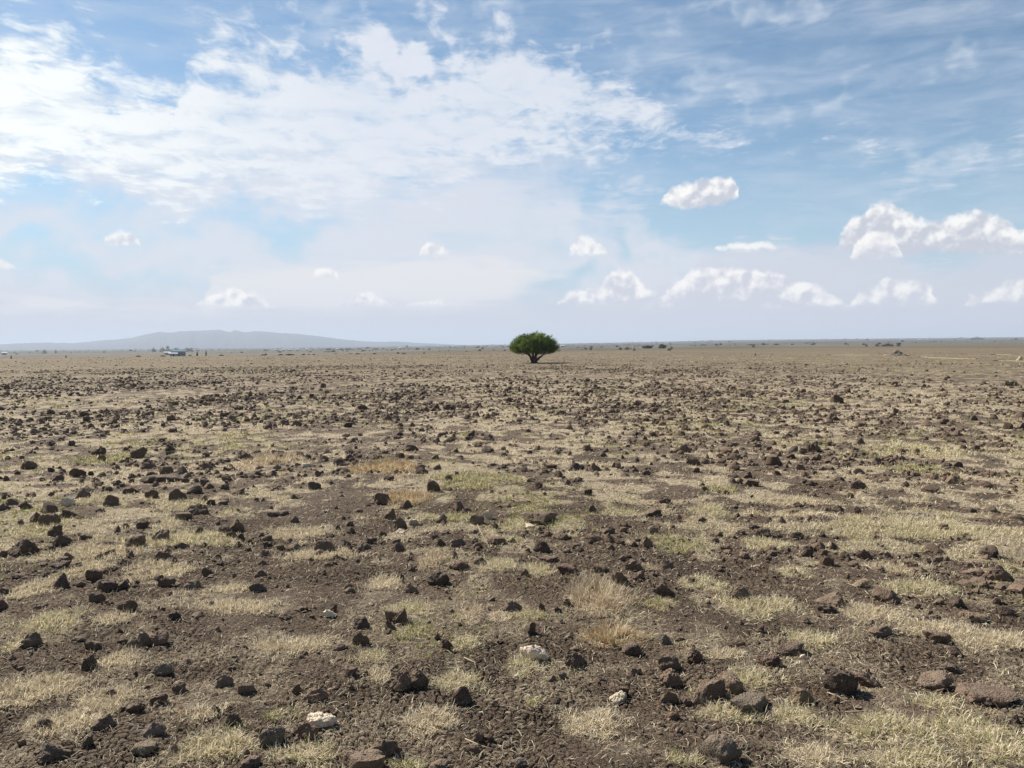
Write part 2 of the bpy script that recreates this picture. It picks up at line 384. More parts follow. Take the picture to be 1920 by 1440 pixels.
strw = mix(sstep(0.55, 0.70, n1) * 0.4, strw, (0.19, 0.19, 0.09))
midc = mix(sstep(0.35, 0.68, noise(vm('MULTIPLY', pos, (0.35, 0.9, 1)), 1.0, 5, 0.65)), (0.088, 0.064, 0.042), (0.205, 0.162, 0.103))
midc = mix(sstep(0.40, 0.7, nbig) * 0.4, midc, (0.22, 0.20, 0.115))
c_ = mix(cvn * sstep(0.3, 0.8, n2 + cvn * 0.4), soil, strw)
c_ = mix(sstep(14.0, 70.0, dist) * 0.85, c_, midc)
nfar = noise(vm('MULTIPLY', pos, (0.010, 0.003, 1)), 1.0, 5, 0.6)
farc = mix(sstep(0.35, 0.65, nfar), (0.085, 0.075, 0.048), (0.150, 0.128, 0.082))
c_ = mix(sstep(130.0, 400.0, dist), c_, farc)
nw = noise(vm('MULTIPLY', pos, (0.004, 0.0012, 1)), 1.0, 5, 0.7)
c_ = mix(sstep(700.0, 2000.0, dist) * 0.92, c_, mix(sstep(0.45, 0.65, nw), (0.040, 0.044, 0.030), (0.095, 0.082, 0.056)))
vc = N.new('ShaderNodeTexVoronoi', feature='DISTANCE_TO_EDGE'); N.put(vc.inputs['Vector'], vm('ADD', pos, vm('MULTIPLY', noise(pos, 14.0, 3, 0.6, out=1), (0.05, 0.05, 0.0)))); vc.inputs['Scale'].default_value = 42.0
fcr = sstep(0.0, 0.13, N(vc.outputs['Distance']))
bn = bump(n3 * 0.5 + n2 * 0.8 + fcr * sstep(14.0, 5.0, dist) * 0.7, 0.012, 0.9)
out_surface(bsdf(c_, 0.95, bn, 0.15))
g = link('ground', me, None, mg); tag(g, kind='structure')

# ------------------------------------------------------------------ stones
def ico(sub):
    bm = bmesh.new(); bmesh.ops.create_icosphere(bm, subdivisions=sub, radius=1.0)
    v = np.array([p.co[:] for p in bm.verts]); f = np.array([[q.index for q in p.verts] for p in bm.faces]); bm.free(); return v, f
ICO = {k: ico(k) for k in (1, 2, 3, 4, 5)}
def rock_shape(rg, sub, shape='l'):
    """a broken lump of lava: a sphere cut by random planes, edges worn, pitted; unit box, base at z = 0"""
    d, f = ICO[sub]
    npl = {'s': 9, 'w': 9, 't': 10}.get(shape, 10)
    n = rg.normal(size=(npl, 3)); n /= np.linalg.norm(n, axis=1)[:, None]
    o = rg.uniform(0.55, 1.0, npl)
    if shape == 's': n = np.vstack([n, [[0.08, 0.05, 1], [0, 0, -1]]]); o = np.append(o, [0.38, 0.4])
    if shape == 'w':
        a0 = rg.uniform(0, 6.28)
        for k in range(3):
            a = a0 + k * 2.09 + rg.normal() * 0.45; n = np.vstack([n, [[math.cos(a) * 0.7, math.sin(a) * 0.7, 0.62]]]); o = np.append(o, rg.uniform(0.42, 0.75))
    n /= np.linalg.norm(n, axis=1)[:, None]
    dt = np.maximum(d @ n.T, 0.02) / o
    p = 12.0 if shape in 'ws' else 9.0
    r = (dt ** p).sum(1) ** (-1 / p); r = np.minimum(r, 1.5)
    if sub >= 2:
        amp = 0.15
        for fr in (3.0, 6.0, 12.0, 24.0)[:sub]:
            k = rg.normal(size=(3, 3)) * fr; ph = rg.uniform(0, 6.28, 3)
            r = r * (1 + amp * np.prod(np.sin(d @ k.T + ph), axis=1)); amp *= 0.62
    v = d * r[:, None]
    low_ = d[:, 2] < 0        # the buried half keeps the width of the middle, so nothing is undercut
    hn = np.hypot(d[:, 0], d[:, 1]) + 1e-6; dh = np.stack([d[:, 0] / hn, d[:, 1] / hn], 1)
    rad_ = ((np.maximum(np.hstack([dh, np.zeros((len(d), 1))]) @ n.T, 0.02) / o) ** p).sum(1) ** (-1 / p); rad_ = np.minimum(rad_, 1.5) * (r / np.maximum((dt ** p).sum(1) ** (-1 / p), 1e-6)).clip(0.8, 1.2)
    k_ = np.sqrt(np.clip(hn, 0, 1))
    v[low_, 0] = (dh[:, 0] * rad_ * k_)[low_]; v[low_, 1] = (dh[:, 1] * rad_ * k_)[low_]; v[low_, 2] = d[low_, 2] * 0.45
    mn, mx = v.min(0), v.max(0)
    v = (v - (mn + mx) / 2) / (mx - mn); v[:, 2] += 0.5
    return v, f
TONE = {'d': (0.118, 0.080, 0.055), 'k': (0.078, 0.055, 0.040), 'b': (0.145, 0.102, 0.070), 'g': (0.125, 0.104, 0.082), 't': (0.185, 0.140, 0.092), 'r': (0.090, 0.050, 0.035), 'c': (0.56, 0.49, 0.36)}
ms = material('lava_stone')
pos = N(N.new('ShaderNodeNewGeometry').outputs['Position']); tn = attr('tone')
a = noise(pos, 18.0, 5, 0.65); b = noise(pos, 70.0, 4, 0.7)
vor = N.new('ShaderNodeTexVoronoi'); N.put(vor.inputs['Vector'], pos); vor.inputs['Scale'].default_value = 95.0
pit = sstep(0.25, 0.55, N(vor.outputs['Distance']))
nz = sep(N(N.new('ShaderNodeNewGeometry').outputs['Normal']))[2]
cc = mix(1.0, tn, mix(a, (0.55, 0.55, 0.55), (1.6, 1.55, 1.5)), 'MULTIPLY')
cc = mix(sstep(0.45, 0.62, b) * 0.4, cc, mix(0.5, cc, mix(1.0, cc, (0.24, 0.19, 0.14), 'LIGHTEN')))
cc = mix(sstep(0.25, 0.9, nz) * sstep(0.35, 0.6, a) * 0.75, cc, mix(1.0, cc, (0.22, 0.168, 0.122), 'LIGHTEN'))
nb = bump(pit * 0.5 + b, 0.010, 0.8)
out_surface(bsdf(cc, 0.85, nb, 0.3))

# photo pixels: centre x, base y, width, height, tone, shape; the black stone by the orange tuft also stands for its shadow
RK = '''113,1072,34,14,k,l;142,1065,22,7,d,s;114,1105,28,30,k,l;203,1113,40,22,k,s;231,1108,22,17,k,l;10,1118,24,13,b,l;5,1145,18,20,d,l;183,1135,26,17,d,l;240,1155,32,24,k,w;328,1165,23,15,k,l;389,1077,25,18,d,l;313,1103,30,19,d,l;361,1107,29,19,g,l;483,1112,33,17,g,w;488,1083,24,14,b,l;492,1060,16,11,b,w;626,1147,12,13,k,l;618,1157,25,16,c,l;565,1148,28,10,d,s;60,1221,35,25,d,w;148,1212,23,11,d,l;174,1222,25,15,k,l;168,1257,27,28,k,l;230,1213,18,12,d,l;249,1217,22,18,g,l;273,1215,31,25,d,l;299,1212,32,25,b,l;304,1265,36,20,g,w;335,1298,25,21,d,l;420,1290,33,24,b,w;556,1300,18,14,d,l;590,1317,50,27,b,w;436,1362,32,20,k,w;195,1373,37,22,d,w;292,1387,38,24,g,w;102,1428,58,32,k,l;165,1405,18,18,k,l;272,1420,43,19,t,s;511,1403,45,36,g,l;576,1387,45,29,d,w;602,1367,56,26,c,s;468,1444,36,16,b,l;74,1320,12,8,k,l;298,1322,30,20,r,l;
861,1065,42,18,b,w;901,1057,28,15,d,w;1030,1055,40,14,b,s;820,1095,47,30,k,w;751,1082,15,15,d,w;772,1068,15,9,d,w;652,1103,18,13,b,l;655,1113,23,13,b,l;769,1110,32,20,t,w;1066,1080,45,22,r,s;1058,1092,17,12,k,l;1127,1078,33,18,b,l;1190,1072,40,24,b,l;1163,1097,35,27,b,l;1196,1088,27,18,b,l;1250,1068,27,20,b,l;1245,1120,42,28,d,w;751,1172,32,38,d,l;734,1182,25,20,d,l;679,1177,35,23,k,l;677,1208,33,27,b,w;958,1145,43,22,b,w;923,1125,14,8,b,l;1016,1142,12,18,b,t;1046,1148,15,17,k,l;1063,1133,17,15,d,l;993,1191,27,30,k,l;838,1218,24,21,r,l;1001,1240,52,33,c,l;1081,1253,46,30,d,w;1185,1225,36,24,k,l;1247,1208,22,20,g,l;1192,1263,22,14,b,l;1256,1258,50,34,b,l;1258,1286,44,32,b,l;1256,1316,34,28,b,l;1160,1300,36,21,b,l;1159,1314,34,20,c,l;752,1296,42,44,b,w;787,1292,36,30,k,w;866,1320,38,36,k,l;895,1390,22,20,b,l;915,1388,24,16,d,l;890,1415,32,22,d,l;970,1444,34,20,g,l;683,1450,75,42,b,s;718,1420,70,38,d,w;825,1442,36,17,d,l;1032,1280,20,12,b,l;1053,1274,20,14,g,l;
1386,1128,44,30,t,w;1554,1137,52,27,b,l;1551,1150,32,18,k,l;1612,1103,30,16,t,l;1662,1128,45,27,d,l;1794,1137,26,24,k,w;1890,1157,27,20,k,l;1826,1165,46,17,t,s;1825,1083,36,17,b,l;1870,1090,50,28,b,w;1425,1188,15,17,k,l;1478,1228,55,19,k,l;1506,1235,14,11,c,l;1385,1215,25,15,d,w;1303,1245,34,25,r,w;1440,1250,44,25,r,l;1575,1305,60,48,k,l;1629,1287,42,27,r,l;1507,1320,46,29,t,l;1370,1300,50,36,t,l;1335,1310,56,36,d,l;1313,1320,28,26,b,l;1287,1322,24,17,k,l;1405,1333,80,33,g,s;1350,1438,75,50,g,l;1750,1293,56,32,b,l;1782,1260,44,20,g,l;1792,1230,20,18,k,l;1758,1206,44,22,b,l;1850,1325,96,24,d,s;1902,1362,16,15,k,l;1650,1195,42,20,b,l;
43,1045,52,30,d,w;8,1047,18,12,d,l;118,1028,30,22,d,w;104,1009,25,20,d,w;93,991,36,22,b,s;70,985,22,18,d,w;128,955,25,16,c,l;92,970,28,22,d,l;130,976,30,16,d,l;50,960,20,14,d,l;27,948,34,14,b,l;163,1017,24,11,d,l;93,1038,20,10,k,l;208,952,28,20,b,w;245,931,28,14,d,l;285,938,24,17,d,w;334,943,32,25,d,w;364,931,26,17,k,l;305,911,75,15,k,s;372,970,36,22,d,l;345,979,30,15,t,s;521,971,42,12,b,s;552,983,18,15,d,w;443,996,30,24,b,w;422,1001,26,17,d,l;434,1008,18,14,d,l;373,1006,20,16,d,w;268,996,22,14,d,l;236,996,13,12,b,w;341,1035,28,12,k,w;551,1031,30,17,b,l;525,1030,22,12,b,l;499,1014,24,12,d,l;465,1020,16,10,d,l;208,1033,34,15,b,l;208,1047,20,12,d,l;590,921,24,17,d,w;426,908,20,14,d,l;222,911,18,11,k,w;109,903,20,14,d,w;146,893,27,18,d,l;55,880,27,17,d,w;220,881,13,10,d,w;320,848,20,14,k,w;260,860,32,22,d,l;187,856,20,22,k,l;418,781,17,10,k,w;575,880,18,8,c,s;
652,803,18,11,k,l;747,817,20,10,k,l;773,800,13,12,k,w;748,800,17,8,d,w;843,830,27,13,d,w;882,820,18,15,k,l;657,852,22,11,k,l;770,848,32,14,d,w;790,893,27,14,k,w;729,905,22,14,d,l;842,908,17,14,k,w;813,926,27,26,d,l;716,951,37,26,d,l;750,990,28,26,b,w;731,976,24,24,b,l;774,983,22,13,c,s;752,998,22,10,c,l;876,961,22,13,d,w;860,956,26,20,b,l;895,983,30,22,b,l;915,973,17,18,c,t;927,990,18,13,d,w;1015,983,72,28,b,s;995,990,24,9,c,s;930,1022,40,17,b,s;858,1024,30,17,b,w;1015,1035,34,24,k,w;1062,1037,17,10,k,l;747,1032,27,20,b,w;650,1028,20,22,d,w;1110,962,20,15,k,w;1102,930,18,14,k,l;1113,1013,30,16,b,w;1140,1001,28,15,d,w;1142,1016,20,17,b,l;1163,1020,18,13,d,l;1220,968,40,17,d,l;1213,1024,20,20,b,l;1248,947,24,13,d,l;1011,920,15,17,r,l;1083,906,26,10,k,w;1047,898,20,15,d,w;1031,882,30,14,r,s;936,894,8,10,k,w;1210,890,20,10,d,w;682,767,22,11,k,l;814,764,20,10,b,w;
1569,757,27,17,k,l;1486,848,20,15,g,w;1300,871,27,15,b,l;1374,895,25,12,k,w;1402,896,18,14,k,w;1392,908,20,15,t,l;1373,905,17,11,g,l;1317,915,13,9,k,l;1610,916,30,19,d,w;1611,890,22,12,t,w;1571,920,16,11,k,l;1594,933,18,11,d,l;1697,913,15,15,d,w;1795,877,18,11,k,l;1847,916,27,13,d,l;1903,976,27,13,k,l;1570,960,22,13,k,w;1466,981,16,13,d,w;1415,993,26,13,k,l;1429,1005,32,18,d,w;1495,1008,24,14,k,w;1542,1008,14,15,k,w;1361,1031,25,12,t,l;1479,1036,9,15,k,l;1512,1046,24,16,k,w;1562,1031,17,16,d,l;1623,1048,28,18,d,w;1583,1053,27,18,b,w;1853,1043,30,22,k,l;1816,961,22,8,d,l;1855,959,24,12,d,l;1497,949,20,10,d,w;1743,924,32,17,b,l'''
MAIN = {(1001,1240): 'cream cracked limestone lump on the foreground soil', (1159,1314): 'small cream stone tucked under a brown one in the foreground',
 (618,1157): 'small cream stone touching a black one, left of centre', (602,1367): 'wide pale crumbly slab near the bottom left',
 (128,955): 'whitish grey stone in the rubble at the left side', (915,973): 'upright white bone-like fragment between brown stones', (995,990): 'low white fragment lying before the widest flat rock',
 (774,983): 'brown stone with a white flat top in the middle distance', (752,998): 'low cream stone in front of the white-topped stone', (575,880): 'thin white-topped sliver far out on the left',
 (1506,1235): 'tiny cream pebble at the end of a long dark clod', (1015,983): 'widest flat brown rock in the middle distance', (1569,757): 'solitary black boulder far out on the right',
 (305,911): 'long low black ledge of rock on the left', (43,1045): 'big dark boulder close to the left edge', (1015,1035): 'black hooded rock in the centre middle distance',
 (1066,1080): 'reddish slab with a black chip beside it', (1386,1128): 'tan peaked rock behind a yellow grass tuft', (1256,1258): 'upper of two round brown rocks piled together',
 (1258,1286): 'lower of two round brown rocks piled together', (1575,1305): 'large squarish boulder with a black front side', (1405,1333): 'very wide grey slab lying flat behind a grass tuft',
 (1350,1438): 'large grey boulder at the bottom edge right of centre', (683,1450): 'broad flat brown boulder cut by the bottom edge', (718,1420): 'dark arched rock just behind the broad bottom boulder',
 (752,1296): 'tall split wedge rock, the biggest left of centre', (787,1292): 'black wedge leaning on the tall split rock', (866,1320): 'black knobbly rock beside a pale grass tuft',
 (751,1172): 'tall knobbly dark lump on a smaller stone', (820,1095): 'wide dark peaked lump left of centre', (102,1428): 'black lump in the bottom left corner', (1850,1325): 'long dark brown slab at the right edge',
 (511,1403): 'grey brown hump beside a dark rock near the bottom left', (590,1317): 'earth brown wedge with a broad lit face on the left', (203,1113): 'wide black clod in the left foreground',
 (1554,1137): 'brown hump with a black stone under its front', (1662,1128): 'dark hollowed lump above a straw patch on the right', (1507,1320): 'rounded tan stone left of the squarish boulder',
 (1370,1300): 'rounded tan stone behind the very wide slab', (1335,1310): 'dark boulder pressed against a rounded tan stone', (1478,1228): 'long low black clod with a tiny pale pebble',
 (1245,1120): 'brown stone with a black right half, right of centre', (1190,1072): 'largest of the brown stones crowding right of centre', (958,1145): 'brown ridge-topped stone in front of dry grass',
 (993,1191): 'black knobbly stone standing alone in the centre foreground', (1081,1253): 'dark wedge right of the cream limestone lump', (443,996): 'lit brown wedge topping a trio of rocks',
 (930,1022): 'tilted brown slab left of the hooded rock', (43,1045): 'big dark boulder close to the left edge', (1486,848): 'grey pointed rock far out on the right', (1031,882): 'reddish flat stone far out in the centre',
 (1853,1043): 'black round lump near the right edge', (682,767): 'black stone on the far edge of the stony belt', (187,856): 'stacked black rocks standing up in the left rubble',
 (1392,908): 'grey tan stone leaning on two black peaks', (813,926): 'dark upright block left of the green grass patch', (1870,1090): 'broad brown rock at the right edge'}
MARK = [((1001,1225),'the cream limestone lump'),((1112,1353),'the big pale foreground tuft'),((1147,1195),'the orange brown tuft'),((752,1280),'the tall split wedge rock'),
 ((1575,1290),'the large squarish boulder'),((1405,1325),'the very wide grey slab'),((1350,1415),'the large grey bottom boulder'),((102,1415),'the black corner lump'),((683,1430),'the broad bottom boulder'),
 ((1015,975),'the widest flat brown rock'),((43,1035),'the big left-edge boulder'),((305,905),'the long black ledge'),((1569,752),'the solitary black boulder'),((751,1160),'the tall knobbly dark lump'),
 ((820,1088),'the wide dark peaked lump'),((1015,1028),'the black hooded rock'),((1066,1072),'the reddish slab'),((1386,1118),'the tan peaked rock'),((1256,1262),'the two piled round rocks'),
 ((1662,1120),'the dark hollowed lump'),((590,1305),'the earth brown lit wedge'),((203,1105),'the wide black clod'),((128,950),'the whitish grey stone'),((880,905),'the green grass patch'),
 ((1853,1035),'the black round right-edge lump'),((1850,1315),'the long right-edge slab'),((443,988),'the trio of rocks'),((1392,900),'the leaning grey tan stone'),((1486,842),'the far grey pointed rock'),((187,850),'the stacked black rocks'),
 ((682,765),'the far black stone'),((602,1358),'the pale crumbly slab'),((1478,1222),'the long low black clod'),((1031,878),'the far reddish flat stone'),((618,1150),'the small cream stone pair')]
TN = {'d': 'dark brown', 'k': 'black', 'b': 'earth brown', 'g': 'grey', 't': 'tan', 'r': 'reddish brown', 'c': 'cream'}
SN = {'l': 'lumpy stone', 'w': 'pointed stone', 's': 'flat slab', 't': 'upright stone'}
ORD = ['', 'second ', 'third ', 'fourth ', 'fifth ', 'sixth ', 'seventh ']
def where(px, py):
    best = min(MARK, key=lambda m: math.hypot(m[0][0] - px, 1.8 * (m[0][1] - py)))
    (mx, my), nm = best; ddx, ddy = px - mx, (py - my) * 1.8
    if abs(ddx) > abs(ddy): return ('left of ' if ddx < 0 else 'right of ') + nm, math.hypot(ddx, ddy)
    return ('in front of ' if ddy > 0 else 'behind ') + nm, math.hypot(ddx, ddy)
rocks = []      # (x, y, width, depth, height, tone, shape, label, px)
pend = {}
for t in RK.replace('\n', '').split(';'):
    if not t: continue
    q = t.split(','); px, py, w, h = map(float, q[:4]); tone, shp = q[4], q[5]
    x, y = at(px, py); r = math.hypot(x, y); sr = math.hypot(r, CAMZ); Wd = w * 0.95 * sr / F; h *= 0.90
    dep = Wd * {'s': 0.8, 'w': 0.62, 't': 0.7}.get(shp, 0.75)
    th = math.atan2(CAMZ, r); H = (h * sr / F - dep * math.sin(th) * 0.45) / math.cos(th)
    H = max(H, Wd * (0.16 if shp == 's' else 0.34))
    H = min(H, Wd * (0.72 if shp == 'w' else 1.2 if shp == 't' else 0.85)); ux, uy = x / r, y / r; x += ux * dep * 0.42; y += uy * dep * 0.42
    lab = MAIN.get((int(px), int(py)))
    rocks.append([x, y, Wd, dep, H, tone, shp, lab, w, px, py])
    if lab is None:
        wh, dd = where(px, py - h / 2); pend.setdefault((TN[tone] + ' ' + SN[shp], wh), []).append((dd, rocks[-1]))
for (k, wh), l in pend.items():
    l.sort(key=lambda t: t[0])
    for i, (dd, rk) in enumerate(l):
        rk[7] = (ORD[min(i, 6)] + k + (' just ' if i == 0 and dd < 60 and len(l) == 1 else ' ') + wh)
NTR = len(rocks)
tx = np.array([r[0] for r in rocks]); ty = np.array([r[1] for r in rocks]); tw = np.array([r[2] for r in rocks])
def sample_wedge(n, r0, r1, power=1.0, amax=40):
    """points in the wedge before the camera; number per area falls as r ** (power - 2)"""
    u = rng.random(n)
    r = (r0 ** power + u * (r1 ** power - r0 ** power)) ** (1 / power) if power else r0 * (r1 / r0) ** u
    a = np.radians(rng.uniform(-amax, amax, n)); return r * np.sin(a), r * np.cos(a), r
def stone_field(n, r0, r1, wmed, sig, power, wmax):
    x, y, r = sample_wedge(n, r0, r1, power)
    d = fbm(x / 2.2, y / 2.6, 41, 3) * 0.5 + fbm(x / 11, y / 14, 43, 3) * 0.5
    azd = np.degrees(np.arctan2(x, y))
    keep = rng.random(n) < ss(0.34, 0.62, d) * (1 - 0.68 * ss(6, 26, azd) * ss(12, 26, r)) * (1 - 0.8 * ss(55, 110, r) * ss(-5, 15, azd))
    keep &= rng.random(n) < 1 - 0.55 * noise_cover(x, y)
    x, y, r = x[keep], y[keep], r[keep]
    w = np.minimum(wmed * np.exp(rng.normal(size=len(x)) * sig), wmax)
    dmin = np.full(len(x), 9.0)
    for i in range(len(tx)): dmin = np.minimum(dmin, np.hypot(x - tx[i], y - ty[i]) - tw[i] * (0.45 if rocks[i][9] != 1569 else 3.0) - w * 0.5)
    k = dmin > 0.01; return x[k], y[k], w[k], r[k]
pool = [stone_field(3200, 2.6, 7, 0.018, 0.6, 2, 0.08), stone_field(5200, 6, 11, 0.043, 0.55, 2, 0.19), stone_field(32000, 10, 28, 0.053, 0.5, 1.6, 0.22),
        stone_field(52000, 25, 70, 0.076, 0.42, 1.3, 0.26), stone_field(14000, 66, 172, 0.105, 0.40, 1.2, 0.30)]
X = np.concatenate([p[0] for p in pool]); Y = np.concatenate([p[1] for p in pool]); WW = np.concatenate([p[2] for p in pool]); RR = np.concatenate([p[3] for p in pool])
HH = WW * rng.uniform(0.30, 0.70, len(WW)) * (1 - 0.25 * ss(30, 80, RR)); DD = WW * rng.uniform(0.6, 1.0, len(WW))
inview = np.abs(np.degrees(np.arctan2(X, Y))) < 32
size = np.where(inview & (RR > 3.0), WW * HH / RR ** 2, 0); order = np.argsort(-size)
NIND = 300 - NTR
ind = set(order[:NIND].tolist())
TK = ['d', 'd', 'b', 'b', 'k', 'd', 'b', 'd', 'b']
def tone_var(rg, key):
    c = np.array(TONE[key]); return c * rg.uniform(0.8, 1.25) * np.array([1, rg.uniform(0.95, 1.04), rg.uniform(0.92, 1.06)])
def add_rock(x, y, w, d, h, tone, shp, label, group, apx, seed):
    rg = np.random.default_rng(seed)
    v, f = rock_shape(rg, 4 if apx > 30 else 3, shp)
    if tone == 'c' and apx > 30: v[:, 2] += 0.05 * np.sin(v[:, 0] * 31 + v[:, 1] * 17) * np.sin(v[:, 1] * 29)
    v = v * np.array([w, d, h / 0.8]); v[:, 2] -= h * 0.25
    a = rg.uniform(-0.35, 0.35); ca, sa = math.cos(a), math.sin(a)
    v = np.stack([v[:, 0] * ca - v[:, 1] * sa, v[:, 0] * sa + v[:, 1] * ca, v[:, 2]], 1)
    me = npmesh('stone', v, f, tone_var(rg, tone)[None, :].repeat(len(v), 0), smooth=True)
    try: me.set_sharp_from_angle(angle=rad(38))
    except Exception: pass
    o = link('stone', me, None, ms); o.location = (x, y, float(gz(x, y)))
    o.rotation_euler[2] = -math.atan2(x, y) 
    tag(o, label, 'stone', group)
for i, (x, y, w, d, h, tone, shp, lab, apx, px, py) in enumerate(rocks):
    add_rock(x, y, w, d, h, tone, shp, lab, 'dark lava stones strewn over the dry plain', apx, 1000 + i)
for j, i in enumerate(sorted(ind)):
    add_rock(X[i], Y[i], WW[i], DD[i], HH[i], TK[j % 9], 'lwlsw'[j % 5], 'small unremarkable brown stone, one of many loose on the open soil', 'small loose stones between the bigger rocks', WW[i] / RR[i] * F, 5000 + j)
# all the smaller and farther stones: past counting, one object
def stone_mass(idx, sub, nproto, base):
    protos = [rock_shape(np.random.default_rng(base + k), sub, 'lwlsw'[k % 5]) for k in range(nproto)]
    f = protos[0][1]; P_ = np.array([p[0] for p in protos]); k = rng.integers(0, nproto, len(idx)); v = P_[k]
    s = np.stack([WW[idx], DD[idx], HH[idx] / 0.8], -1)[:, None, :]; v = v * s; v[:, :, 2] -= (HH[idx] * 0.22)[:, None]
    a = rng.uniform(0, 6.283, len(idx)); ca, sa = np.cos(a)[:, None], np.sin(a)[:, None]
    z = gz(X[idx], Y[idx])
    vv = np.stack([v[:, :, 0] * ca - v[:, :, 1] * sa + X[idx][:, None], v[:, :, 0] * sa + v[:, :, 1] * ca + Y[idx][:, None], v[:, :, 2] + z[:, None]], -1)
    nv = v.shape[1]; ff = (f[None] + (np.arange(len(idx)) * nv)[:, None, None]).reshape(-1, 3)
    tk = np.array([TONE[t] for t in TK])[rng.integers(0, 9, len(idx))] * rng.uniform(0.75, 1.3, (len(idx), 1))
    return vv.reshape(-1, 3), ff, np.repeat(tk, nv, 0)
rest = np.array([i for i in range(len(X)) if i not in ind]); nearm = RR[rest] < 26
parts = [stone_mass(rest[nearm], 2, 40, 300), stone_mass(rest[~nearm], 1, 30, 400)]
def join(parts):
    Vs, Fs, Cs = [], [], []; o = 0
    for v, f, c in parts: Vs.append(v); Fs.append(f + o); Cs.append(c); o += len(v)
    return np.vstack(Vs), np.vstack(Fs), np.vstack(Cs)
v, f, c = join(parts)
tag(link('scattered_stones', npmesh('scattered_stones', v, f, c), None, ms), 'countless smaller dark stones strewn to the far edge of the plain', 'stones', kind='stuff')
# crumbs of soil and grit on the bare earth near by
cx, cy, cr = sample_wedge(60000, 2.3, 22, 0.75)
kk = rng.random(len(cx)) < (1 - 0.8 * cover(cx, cy)) * (0.25 + 0.75 * ss(0.4, 0.6, fbm(cx / 0.4, cy / 0.4, 61, 3))); cx, cy, cr = cx[kk], cy[kk], cr[kk]
d12 = np.array(ICO[1][0][:12]); f12 = np.array([[0,1,2],[1,0,5],[0,2,3],[0,3,4],[0,4,5],[1,5,10],[2,1,6],[3,2,7],[4,3,8],[5,4,9],[1,10,6],[2,6,7],[3,7,8],[4,8,9],[5,9,10],[6,10,11],[7,6,11],[8,7,11],[9,8,11],[10,9,11]])
sz = np.exp(rng.normal(size=len(cx)) * 0.45) * 0.0048 * (0.6 + cr / 7)
v = d12[None] * (rng.uniform(0.55, 1.25, (len(cx), 12, 1))) * np.stack([sz, sz * rng.uniform(0.6, 1.2, len(cx)), sz * 0.55], -1)[:, None]
v = v + np.stack([cx, cy, gz(cx, cy) + sz * 0.15], -1)[:, None]
tc_ = np.array([[0.11, 0.083, 0.062], [0.16, 0.125, 0.09], [0.075, 0.055, 0.042], [0.24, 0.20, 0.15]])[rng.integers(0, 40, len(cx)) % 13 % 4]
tag(link('soil_crumbs', npmesh('soil_crumbs', v.reshape(-1, 3), (f12[None] + (np.arange(len(cx)) * 12)[:, None, None]).reshape(-1, 3), np.repeat(tc_, 12, 0)), None, ms), 'fine crumbs of dried soil and grit on the bare earth', 'soil crumbs', kind='stuff')

# ------------------------------------------------------------------ grass
mgr = material('dry_grass_blade'); tn = attr('tone')
d_ = N.new('ShaderNodeBsdfDiffuse'); N.put(d_.inputs[0], tn); t_ = N.new('ShaderNodeBsdfTranslucent'); N.put(t_.inputs[0], tn)
mx = N.new('ShaderNodeMixShader'); mx.inputs[0].default_value = 0.35
N.tree.links.new(d_.outputs[0], mx.inputs[1]); N.tree.links.new(t_.outputs[0], mx.inputs[2]); out_surface(mx.outputs[0])
GC = {'p': [(0.78, 0.69, 0.50), (0.64, 0.56, 0.39), (0.86, 0.78, 0.60), (0.42, 0.34, 0.23)], 'y': [(0.72, 0.65, 0.45), (0.60, 0.55, 0.33), (0.80, 0.73, 0.54), (0.34, 0.34, 0.15)],
      'g': [(0.27, 0.30, 0.10), (0.42, 0.40, 0.17), (0.58, 0.51, 0.29), (0.19, 0.23, 0.07)], 'o': [(0.44, 0.27, 0.12), (0.48, 0.33, 0.16), (0.33, 0.18, 0.08), (0.56, 0.46, 0.28)],
      'u': [(0.56, 0.46, 0.32), (0.42, 0.31, 0.20), (0.66, 0.56, 0.42), (0.32, 0.22, 0.14)]}
def blades(x, y, L, w, lean, kind, dirx=None, z=None, jit=1.0):
    """curved three-segment blades; lean 0 = upright, 1 = lying flat"""
    n = len(x); a = rng.uniform(0, 6.283, n) if dirx is None else dirx + rng.normal(size=n) * 0.6
    z = gz(x, y) if z is None else z
    ux, uy = np.cos(a), np.sin(a); sx, sy = -uy, ux
    b0 = lean * 0.9; b1 = np.clip(lean * 1.25 + rng.uniform(0, 0.3, n), 0, 1.35)
    p0 = np.stack([x, y, z - 0.004], -1)
    d0 = np.stack([ux * np.sin(b0 * 1.45), uy * np.sin(b0 * 1.45), np.cos(b0 * 1.45)], -1)
    b1 = b1 * 1.5; bend = rng.normal(size=n) * 0.5 * jit; u2, v2 = np.cos(a + bend), np.sin(a + bend)
    d1 = np.stack([u2 * np.sin(b1), v2 * np.sin(b1), np.cos(b1)], -1)
    p1 = p0 + d0 * (L * 0.5)[:, None]; p2 = p1 + d1 * (L * 0.5)[:, None]
    p2[:, 2] = np.maximum(p2[:, 2], z + 0.002); p1[:, 2] = np.maximum(p1[:, 2], z + 0.003)
    s = np.stack([sx, sy, rng.normal(size=n) * 0.5], -1) * (w * 0.5)[:, None]
    V = np.stack([p0 - s, p0 + s, p1 - s * 0.8, p1 + s * 0.8, p2], 1).reshape(-1, 3)
    f = np.array([[0, 1, 3], [0, 3, 2], [2, 3, 4]]); Fc = (f[None] + (np.arange(n) * 5)[:, None, None]).reshape(-1, 3)
    pal = np.array([GC[k] for k in ('p', 'y', 'g', 'o', 'u')]); ki = kind if not isinstance(kind, str) else np.full(n, 'pygou'.index(kind))
    c = pal[ki, rng.integers(0, 4, n)] * rng.uniform(0.75, 1.2, (n, 1))
    return V, Fc, np.repeat(c, 5, 0)
